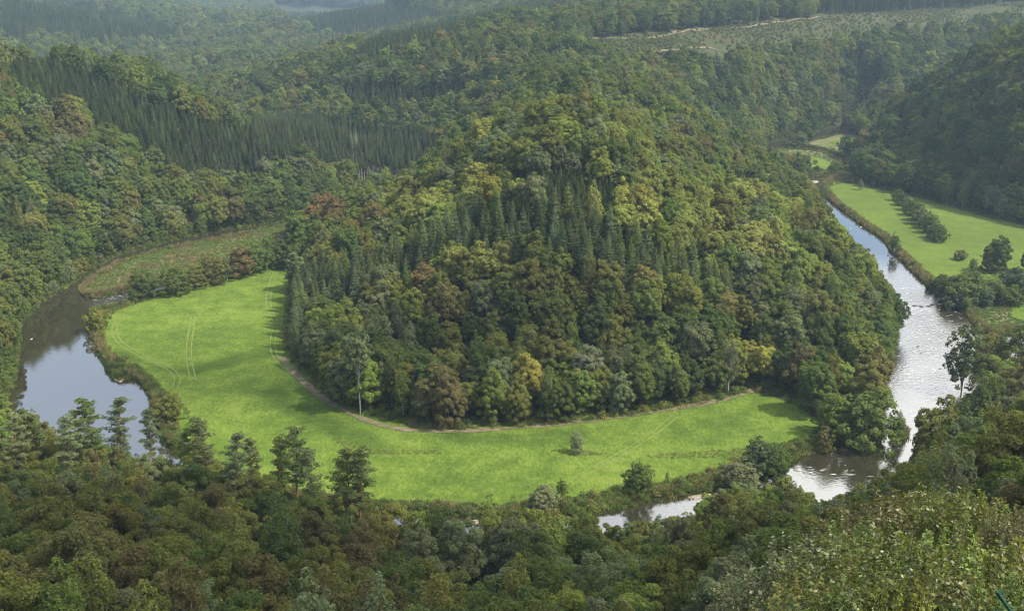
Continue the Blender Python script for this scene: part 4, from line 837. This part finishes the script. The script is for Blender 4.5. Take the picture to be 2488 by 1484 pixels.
# ------------------------------------------------------------------ reeds and undergrowth
def tuft(seed, h=1.2, n=46, spread=.55, w=.05, mat='leaf'):
    g = np.random.default_rng(seed); V = []; a = g.uniform(0, 6.28, n); r = g.uniform(0, spread, n) ; hh = h * g.uniform(.5, 1.15, n)
    b = np.column_stack([np.cos(a) * r, np.sin(a) * r, np.full(n, -.15)]); o = np.column_stack([np.cos(a) * hh * .35, np.sin(a) * hh * .35, hh]) + g.normal(0, .12, (n, 3)) * h
    t = g.uniform(0, 6.28, n); s = np.column_stack([np.cos(t), np.sin(t), t * 0]) * w
    V = np.stack([b - s, b + s, b + o * .7 + s * 1.6, b + o], 1).reshape(-1, 3); return mesh_np('tuft', V, np.arange(4 * n).reshape(n, 4), [M[mat]], attrs={'leafv': g.uniform(0, 1, n)})
def leafclump(seed, h=.9, n=160, r=.9, leaf=.13):
    g = np.random.default_rng(seed); d = g.normal(size=(n, 3)); d /= np.linalg.norm(d, axis=1)[:, None]; d[:, 2] = abs(d[:, 2])
    P = d * np.array([r, r, h]) * g.uniform(.5, 1.1, n)[:, None]; V, F = cards(P, d + [0, 0, .5] + g.normal(0, .4, (n, 3)), leaf * g.uniform(.7, 1.3, n), .6, g); return mesh_np('clump', V, F, [M['leaf']], attrs={'leafv': g.uniform(0, 1, n)})
def floor_cover():
    g = np.random.default_rng(3)
    X, Y = jgrid(-330, 330, 190, 900, 1.1, g)
    near = flat_dist(X, Y, False) ; rd = river_dist(X, Y); m = (near < 5) & (rd > -.5)
    X, Y, rd = X[m], Y[m], rd[m]; mm = sdist(MEADOW, X, Y) > -.8
    for p in FIELDS: mm &= sdist(p, X, Y) > -.8
    mm &= dist_line(TRACKS[0], X, Y) > 0
    X, Y, rd = X[mm], Y[mm], rd[mm]
    patch = vnoise(X, Y, 16, 21) * .6 + vnoise(X, Y, 5, 22) * .4
    keep = (g.random(len(X)) < .75 + .25 * smooth((7 - rd) / 6)) & (Y < 620 + 200 * g.random(len(X)))
    X, Y, rd, patch = X[keep], Y[keep], rd[keep], patch[keep]; Z = height(X, Y); n = len(X)
    tan = np.array([.21, .175, .095]); pink = np.array([.18, .135, .085]); gr = np.array([.10, .135, .04]); ol = np.array([.15, .15, .055])
    u = patch + smooth((5 - rd) / 5) * .30 - .10 + g.normal(0, .08, n)
    tint = np.where((u > .62)[:, None], np.where(g.random((n, 1)) < .5, tan, pink), np.where((u > .5)[:, None], ol, gr)) * g.uniform(.75, 1.25, (n, 1))
    idx = np.where(u > .55, g.integers(0, 3, n), 3 + g.integers(0, 2, n)); s = g.uniform(.6, 1.35, n) * (.75 + .5 * smooth((6 - rd) / 5))
    scatter('reed_bed', 'tan and green reeds and rough grass fringing the river banks', 'reeds', np.column_stack([X, Y, Z]), np.column_stack([n * [0], n * [0], g.uniform(0, 6.28, n)]), np.column_stack([s] * 3), idx, tint,
            [tuft(1, 1.3), tuft(2, 1.1), tuft(3, 1.5), leafclump(4, .7), leafclump(5, .55)])
    # coarse tufts left standing in the mown meadow
    X, Y = jgrid(-200, 200, 200, 420, .8, g); m = np.zeros(len(X), bool)
    for p in ([(800, 1058), (835, 1070), (890, 1090), (980, 1096), (1080, 1098), (1060, 1104), (960, 1106), (880, 1104), (825, 1084)], [(1340, 1097), (1400, 1094), (1475, 1103), (1440, 1108), (1390, 1107)], [(1575, 1108), (1640, 1103), (1720, 1099), (1860, 1092), (1900, 1090), (1880, 1104), (1760, 1112), (1640, 1116), (1585, 1114)]):
        m |= sdist(PG(p), X, Y) < .6 * vnoise(X, Y, 3, 31) - .1
    X, Y = X[m], Y[m]; Z = height(X, Y) + .15; n = len(X); s = g.uniform(.2, .5, n)
    tint = np.where(g.random((n, 1)) < .6, np.array([[.20, .165, .09]]), np.array([[.15, .165, .055]])) * g.uniform(.75, 1.25, (n, 1))
    scatter('coarse_grass', 'tan coarse grass left in strips across the mown meadow', 'grass', np.column_stack([X, Y, Z]), np.column_stack([n * [0], n * [0], g.uniform(0, 6.28, n)]), np.column_stack([s] * 3), g.integers(0, 2, n), tint, [tuft(41, 1.2), tuft(42, 1.0)])
    # bank growth that hides the cut earth above the water
    X, Y = jgrid(-330, 330, 150, 900, .95, g); rd = river_dist(X, Y); m = (rd > -.75) & (rd < 2.2) ; X, Y = X[m], Y[m]; Z = height(X, Y); n = len(X)
    c = np.array([PAL[k] for k in ('green', 'deep', 'olive', 'brown')])[g.choice(4, n, p=[.4, .35, .15, .1])] * g.uniform(.7, 1.2, (n, 1)); s = g.uniform(.6, 1.5, n)
    scatter('bank_plants', 'low leafy plants overhanging the cut river banks', 'plants', np.column_stack([X, Y, Z]), np.column_stack([n * [0], n * [0], g.uniform(0, 6.28, n)]), np.column_stack([s, s, s]), g.integers(0, 5, n), c, [leafclump(17, .8, 150), leafclump(18, .9, 150), leafclump(19, .6, 130), tuft(20, 1.1), tuft(21, .9)])
    # brambles and bracken under the edge of the woods
    X, Y = jgrid(-300, 330, 120, 700, 2.6, g); Z, fd, rd = height(X, Y, True); m = (fd > .5) & ((fd < 16) | (Y < 300)) ; X, Y, Z = X[m], Y[m], Z[m]; n = len(X)
    px, py, f = project(X, Y, Z); m = (px > -60) & (px < 2550) & (py < 1560); X, Y, Z = X[m], Y[m], Z[m]; n = len(X)
    c = np.array([PAL[k] for k in ('green', 'deep', 'olive', 'brown', 'bright')])[g.choice(5, n, p=[.3, .3, .2, .12, .08])] * g.uniform(.7, 1.2, (n, 1)); s = g.uniform(.9, 2.3, n)
    scatter('undergrowth', 'low brambles and bracken along the feet of the woods', 'undergrowth', np.column_stack([X, Y, Z]), np.column_stack([n * [0], n * [0], g.uniform(0, 6.28, n)]), np.column_stack([s, s, s * .9]), g.integers(0, 3, n), c, [leafclump(7, 1.0, 220), leafclump(8, 1.3, 260), leafclump(9, .8, 200)])
floor_cover()

# ------------------------------------------------------------------ stones, bars, house, post, bent birches
import bmesh
def rock_mesh(seed, lx, ly, lz):
    g = np.random.default_rng(seed); bm = bmesh.new(); bmesh.ops.create_icosphere(bm, subdivisions=3, radius=1)
    q = g.normal(size=(9, 3)); q /= np.linalg.norm(q, axis=1)[:, None]; c = g.uniform(.62, .95, 9)
    for v in bm.verts:
        p = np.array(v.co); 
        for a, b in zip(q, c):
            d = p @ a
            if d > b: p = p - a * (d - b)
        p = p * (1 + .05 * math.sin(p[0] * 7 + seed) * math.cos(p[1] * 6)); v.co = Vector((p[0] * lx, p[1] * ly, p[2] * lz))
    me = bpy.data.meshes.new('rock'); bm.to_mesh(me); bm.free(); return me
def rock(px, py, l, w, h, rz, mat, label, group, z=WZ):
    p = at_z(px, py, z); me = rock_mesh(int(px * 3 + py), l / 2, w / 2, h); me.materials.append(M[mat]); o = link('boulder', me); o.location = (float(p[0]), float(p[1]), z - h * .2); o.rotation_euler = (0, 0, rz); tag(o, label, 'rock', group)
RK = [(2226, 743, 3.4, 1.5, .5, 'leftmost long dark slab of the weir in the right river'), (2240, 745, 2.4, 1.2, .5, 'second dark slab of the weir, just right of the leftmost'), (2258, 744, 2.6, 1.6, .6, 'dark boulder in the middle of the weir'), (2266, 740, 2.0, 1.3, .5, 'small dark boulder right of the middle of the weir'), (2282, 739, 2.8, 1.2, .45, 'pale grey slab near the right end of the weir'), (2298, 736, 3.2, 1.4, .5, 'last pale slab of the weir against the bushes')]
for i, (px, py, l, w, h, lab) in enumerate(RK): rock(px, py, l, w, h, .1 * i - .2, 'dark_stone' if i < 4 else 'stone', lab, 'stones of the weir in the right river')
RK2 = [(1938, 1141, 2.6, 1.5, .45, 'stone', 'pale flat rock at the river bend below the meadow tip'), (1962, 1142, 1.2, .8, .35, 'dark_stone', 'small brown stone between the two flat rocks'), (2000, 1140, 2.8, .8, .35, 'dark_stone', 'long brown rock in the bend, right of the pale flat one'), (2052, 1146, 2.4, .7, .25, 'dark_stone', 'low dark rock farthest right in the bend'),
 (2230, 842, 2.2, .8, .25, 'dark_stone', 'long low rock in the white water of the right river'), (2238, 858, 2.4, .7, .25, 'dark_stone', 'low rock below the long one in the white water'), (2284, 896, 1.1, .8, .35, 'dark_stone', 'little rock left of the tall open alder'), (2066, 556, 1.8, 1.2, .5, 'stone', 'pale rock in the dark upper river, left one'), (2092, 552, 2.4, 1.2, .5, 'stone', 'pale rock by the bank of the dark upper river'),
 (76, 824, 1.6, .8, .35, 'stone', 'pale stone in the dark left river'), (274, 747, 1.2, .8, .4, 'stone', 'pale stone where the side channel leaves the meadow'), (230, 812, .9, .7, .35, 'stone', 'little pale stone at the dark left bank'), (282, 720, 1.0, .6, .3, 'dark_stone', 'dark stone breaking the rippled side channel')]
for i, (px, py, l, w, h, m_, lab) in enumerate(RK2): rock(px, py, l, w, h, .15 * i, m_, lab, 'stones lying in the river')
def bar(name, line, w, h):
    P = chaikin(PG(line, WZ), 2); c = P.mean(0); V = [(c[0], c[1], WZ + h)]; F = []
    for k, (a, z) in enumerate(((.55, h * .9), (.85, h * .4), (1.05, -.3))):
        for p in P: q = c + (p - c) * a * (1 + .06 * math.sin(p[0] * 3)); V.append((q[0], q[1], WZ + z))
    n = len(P); F = [(0, 1 + i, 1 + (i + 1) % n, 1 + (i + 1) % n) for i in range(n)]
    me = bpy.data.meshes.new(name); me.from_pydata(V, [], [f[:3] for f in F] + [(1 + k * n + i, 1 + (k + 1) * n + i, 1 + (k + 1) * n + (i + 1) % n, 1 + k * n + (i + 1) % n) for k in range(2) for i in range(n)])
    for p in me.polygons: p.use_smooth = True
    me.materials.append(M['gravel']); tag(link(name, me), kind='structure')
bar('gravel_bar', [(268, 908), (285, 912), (302, 918), (303, 926), (288, 930), (274, 922)], 1, .35)
bar('gravel_bar', [(1140, 1262), (1180, 1258), (1210, 1262), (1215, 1274), (1180, 1280), (1150, 1276)], 1, .4)
bar('gravel_bar', [(1660, 1208), (1700, 1200), (1735, 1198), (1730, 1206), (1690, 1213)], 1, .3)
bar('gravel_bar', [(1966, 440), (1985, 438), (1992, 441), (1985, 446), (1968, 445)], 1, .35)

def white_water():
    g = np.random.default_rng(8); V = []; F = []
    lines = [((2190, 700), (2330, 960), 60), ((2180, 880), (2300, 1000), 50), ((2206, 846), (2262, 843), 30), ((2200, 815), (2300, 806), 26), ((2188, 905), (2300, 898), 34), ((2165, 942), (2285, 934), 30), ((2165, 1010), (2262, 1004), 22), ((2195, 702), (2262, 700), 30), ((2226, 750), (2330, 745), 40), ((2208, 775), (2350, 768), 30), ((1925, 1148), (2080, 1150), 30), ((240, 728), (312, 714), 40), ((262, 738), (310, 728), 26), ((2180, 870), (2290, 866), 22)]
    for a, b, n in [(a_, b_, n_ if n_ > 45 else int(n_ * .6)) for a_, b_, n_ in lines]:
        A = at_z(*a, WZ); B = at_z(*b, WZ); d = (B - A) / np.linalg.norm(B - A)
        for k in range(n):
            c = A + (B - A) * g.random() + g.normal(0, 2.2, 2); l = g.uniform(.2, 1.1); w = g.uniform(.02, .09); u = np.array([.98, .1]) + g.normal(0, .15, 2); u /= np.linalg.norm(u); p = np.array([-u[1], u[0]]); i = len(V)
            for q in (c - u * l, c - u * l * .3 + p * w, c + u * l * .4 + p * w * .8, c + u * l, c + u * l * .3 - p * w, c - u * l * .4 - p * w * .7): V.append((q[0], q[1], WZ + .04))
            F.append(tuple(range(i, i + 6)))
    me = bpy.data.meshes.new('white_water'); me.from_pydata(V, [], F); me.materials.append(plain_mat('foam', (.55, .57, .58), (.8, .8, .8), 4, .6)); tag(link('white_water', me), 'broken white foam streaks on the shallow rapids', 'rapids', kind='stuff')
white_water()
def box(bm, x0, x1, y0, y1, z0, z1):
    vs = [bm.verts.new((x, y, z)) for z in (z0, z1) for y in (y0, y1) for x in (x0, x1)]
    for f in ((0, 2, 3, 1), (4, 5, 7, 6), (0, 1, 5, 4), (2, 6, 7, 3), (0, 4, 6, 2), (1, 3, 7, 5)): bm.faces.new([vs[i] for i in f])
def bobj(name, fn, mat, par):
    bm = bmesh.new(); fn(bm); bmesh.ops.recalc_face_normals(bm, faces=bm.faces); me = bpy.data.meshes.new(name); bm.to_mesh(me); bm.free(); me.materials.append(M[mat]); return link(name, me, par)
def house():
    hx, hz = at_y(1132, 1459, HOUSE[1]); hx, hz = float(hx), float(hz); gz = float(height(hx, HOUSE[1])[0]); ridge = max(5.2, hz - .9 - gz)
    e = bpy.data.objects.new('stone_house', None); COL.objects.link(e); e.location = (hx - .2, HOUSE[1], gz - .1); e.rotation_euler = (0, 0, R(10)); tag(e, 'small slate roofed house with a chimney, half hidden by trees at the bottom edge', 'house')
    ev = ridge - 2.3
    def walls(bm):
        box(bm, -4, 4, -3, 3, -.6, ev)
        for x in (-4, 4):
            a = [bm.verts.new((x, -3, ev)), bm.verts.new((x, 3, ev)), bm.verts.new((x, 0, ridge - .15))]; bm.faces.new(a)
    bobj('wall', walls, 'render_wall', e)
    def roof(bm):
        for sgn in (-1, 1):
            p = [(-4.3, sgn * 3.4, ev - .3), (4.3, sgn * 3.4, ev - .3), (4.3, 0, ridge), (-4.3, 0, ridge)]; t = [bm.verts.new(q) for q in p]; u = [bm.verts.new((q[0], q[1], q[2] + .14)) for q in p]
            bm.faces.new(t); bm.faces.new(u)
            for k in range(4): bm.faces.new([t[k], t[(k + 1) % 4], u[(k + 1) % 4], u[k]])
    rf = bobj('roof', roof, 'slate', e); bobj('verge', lambda bm: [box(bm, x, x + .12, y0, y1, z0, z1) for x in (-4.45, 4.33) for y0, y1, z0, z1 in ((-.2, .2, ridge - .05, ridge + .2),)], 'render_wall', rf)
    ch = bobj('chimney', lambda bm: box(bm, .1, .9, -.35, .35, ridge - .6, ridge + .75), 'stone', rf)
    bobj('chimney_cap', lambda bm: (box(bm, -.02, 1.02, -.47, .47, ridge + .75, ridge + .87), box(bm, .25, .75, -.2, .2, ridge + .87, ridge + 1.05)), 'render_wall', rf)
    for x in (-2.4, 1.6):
        w = bobj('window', lambda bm: [box(bm, x + a, x + b, -3.06, -3.0, c, d) for a, b, c, d in ((0, .9, .9, 1.0), (0, .9, 2.1, 2.2), (0, .08, 1.0, 2.1), (.82, .9, 1.0, 2.1), (.42, .48, 1.0, 2.1))], 'timber', e); bobj('pane', lambda bm: box(bm, x + .09, x + .81, -3.03, -3.01, 1.01, 2.09), 'glass', w)
    dr = bobj('door', lambda bm: box(bm, -.5, .4, -3.07, -3.0, 0, 2.05), 'timber', e); bobj('handle', lambda bm: box(bm, .22, .3, -3.13, -3.07, .95, 1.05), 'dark_stone', dr)
house()
def post():
    Yp = 15.; tx, tz = at_y(2424, 1440, Yp); bx, bz = at_y(2462, 1494, Yp); a = np.array([float(tx), Yp, float(tz)]); b = np.array([float(bx), Yp, float(bz)]); d_ = (b - a) / np.linalg.norm(b - a)
    g0 = float(height(b[0], Yp)[0]); L_ = max(1.2, (a[2] - g0 + .4) / -d_[2]); L_ = min(L_, 4.5)
    P = np.array([a, a + d_ * L_ * .5, a + d_ * L_]); e = bpy.data.objects.new('metal_post', None); COL.objects.link(e); e.location = P[2]; tag(e, 'thin dark green painted metal post leaning in the bottom right corner', 'post')
    V, F = tubes([(P - P[2], np.array([.028, .028, .028]))], 12); link('pole', mesh_np('pole', V, F, [M['green_paint']], smooth_=True), e)
    V, F = tubes([(np.array([a - d_ * .03, a + d_ * .05]) - P[2], np.array([.033, .033])), (np.array([a - d_ * .045, a - d_ * .03]) - P[2], np.array([.004, .033]))], 12); link('end_cap', mesh_np('end_cap', V, F, [M['green_paint']], smooth_=True), e)
post()
def arch(px, pt, Y, w, h, label, i):
    x, z = at_y(px, pt, Y); x, z = float(x), float(z); gz = float(height(x, Y)[0]); g = np.random.default_rng(i + 500)
    t = np.linspace(0, 1, 14); top = z - gz; sx = w * (1 if i % 2 else -1)
    P = np.column_stack([sx * (t - .25) * 1.2 * smooth(t * 1.3), .3 * np.sin(t * 3), top * np.sin(np.clip(t, 0, 1) * 2.25) ** .8]); P[0] = (sx * -.25, 0, -.5)
    e = bpy.data.objects.new('bent_birch', None); COL.objects.link(e); e.location = (x, Y, gz); tag(e, label, 'tree', 'birches bent over in arches')
    side = [(P, np.interp(t, [0, 1], [.06, .012]))]; Q = []
    for k in range(5, 14):
        for _ in range(7):
            l = g.uniform(.5, 1.7); q = P[k] + [g.uniform(-.5, .5) * l, g.uniform(-.5, .5) * l, -l]; side.append((np.array([P[k], q * .5 + P[k] * .5 + [0, 0, .15], q]), np.array([.015, .01, .006])))
            Q.append(P[k] + (q - P[k]) * g.uniform(.1, 1.1, (42, 1)) + g.normal(0, .14, (42, 3)))
    V, F = tubes(side, 5); link('trunk', mesh_np('trunk', V, F, [M['pale_bark']], smooth_=True), e)
    Q = np.vstack(Q); c = link('crown', crown_mesh('crown', Q, g.normal(size=Q.shape) + [0, 0, .6], .085, .6, M['leaf'], g), e); c['tint'] = list(PAL['olive'])
for i, (px, pt, Y, w, h, lab) in enumerate([(2330, 1198, 62, 5, 3, 'bent birch with a white arched stem, behind the top of the near bushes'), (2235, 1200, 66, 4, 3, 'bent birch arching left of the white arched one'), (1560, 1458, 95, 4, 3, 'white arched birch stem at the bottom edge, right of centre')]): arch(px, pt, Y, w, h, lab, i)

# ------------------------------------------------------------------ unseen clouds added out of frame to shade foreground and hill front
def shade_cloud(tx, ty, rx, ry, seed, n=34):
    k = 900 / SUNV.z; cx, cy = tx + SUNV.x * k, ty + SUNV.y * k; g = np.random.default_rng(seed); bm = bmesh.new()
    for i in range(n):
        a = g.uniform(0, 6.28); r = math.sqrt(g.random()); m = Matrix.Translation((rx * r * .8 * math.cos(a), ry * r * .8 * math.sin(a), g.uniform(0, 30) * (1 - r))) @ Matrix.Diagonal((rx * g.uniform(.16, .34), ry * g.uniform(.16, .34), g.uniform(14, 30), 1)) @ Matrix.Rotation(a, 4, 'Z')
        bmesh.ops.create_icosphere(bm, subdivisions=2, radius=1, matrix=m)
    me = bpy.data.meshes.new('shade_cloud'); bm.to_mesh(me); bm.free(); me.materials.append(M['shade_cloud']); o = link('shade_cloud', me); o.location = (cx, cy, 1020); tag(o, kind='structure')
def shade_cloud_mat():
    m, nt, N, L = new_mat('shade_cloud'); out = N('ShaderNodeOutputMaterial'); d = N('ShaderNodeBsdfDiffuse'); d.inputs['Color'].default_value = (.9, .9, .9, 1); t = N('ShaderNodeBsdfTranslucent'); t.inputs['Color'].default_value = (.9, .9, .9, 1)
    tp = N('ShaderNodeBsdfTransparent'); a = N('ShaderNodeMixShader'); a.inputs[0].default_value = .5; L(d.outputs[0], a.inputs[1]); L(t.outputs[0], a.inputs[2])
    b = N('ShaderNodeMixShader'); b.inputs[0].default_value = .19; L(tp.outputs[0], b.inputs[1]); L(a.outputs[0], b.inputs[2]); L(b.outputs[0], out.inputs[0]); return m
M['shade_cloud'] = shade_cloud_mat()
shade_cloud(-70, 135, 240, 88, 1, 46); shade_cloud(45, 306, 120, 26, 2, 24); 

# ------------------------------------------------------------------ haze
def haze():
    import bmesh
    bm = bmesh.new(); bmesh.ops.create_cube(bm, size=1); me = bpy.data.meshes.new('haze'); 
    for v in bm.verts: v.co = Vector((v.co.x * 7000, v.co.y * 5200 + 2300, -8 if v.co.z < 0 else 320))
    bm.to_mesh(me); o = link('haze', me); tag(o, 'thin bluish air haze over the far hills', 'haze', kind='stuff')
    m, nt, N, L = new_mat('haze'); out = N('ShaderNodeOutputMaterial'); v = N('ShaderNodeVolumePrincipled'); v.inputs['Color'].default_value = (.55, .75, .95, 1); v.inputs['Density'].default_value = .00011; v.inputs['Anisotropy'].default_value = .3
    L(v.outputs[0], out.inputs['Volume']); me.materials.append(m)
haze()
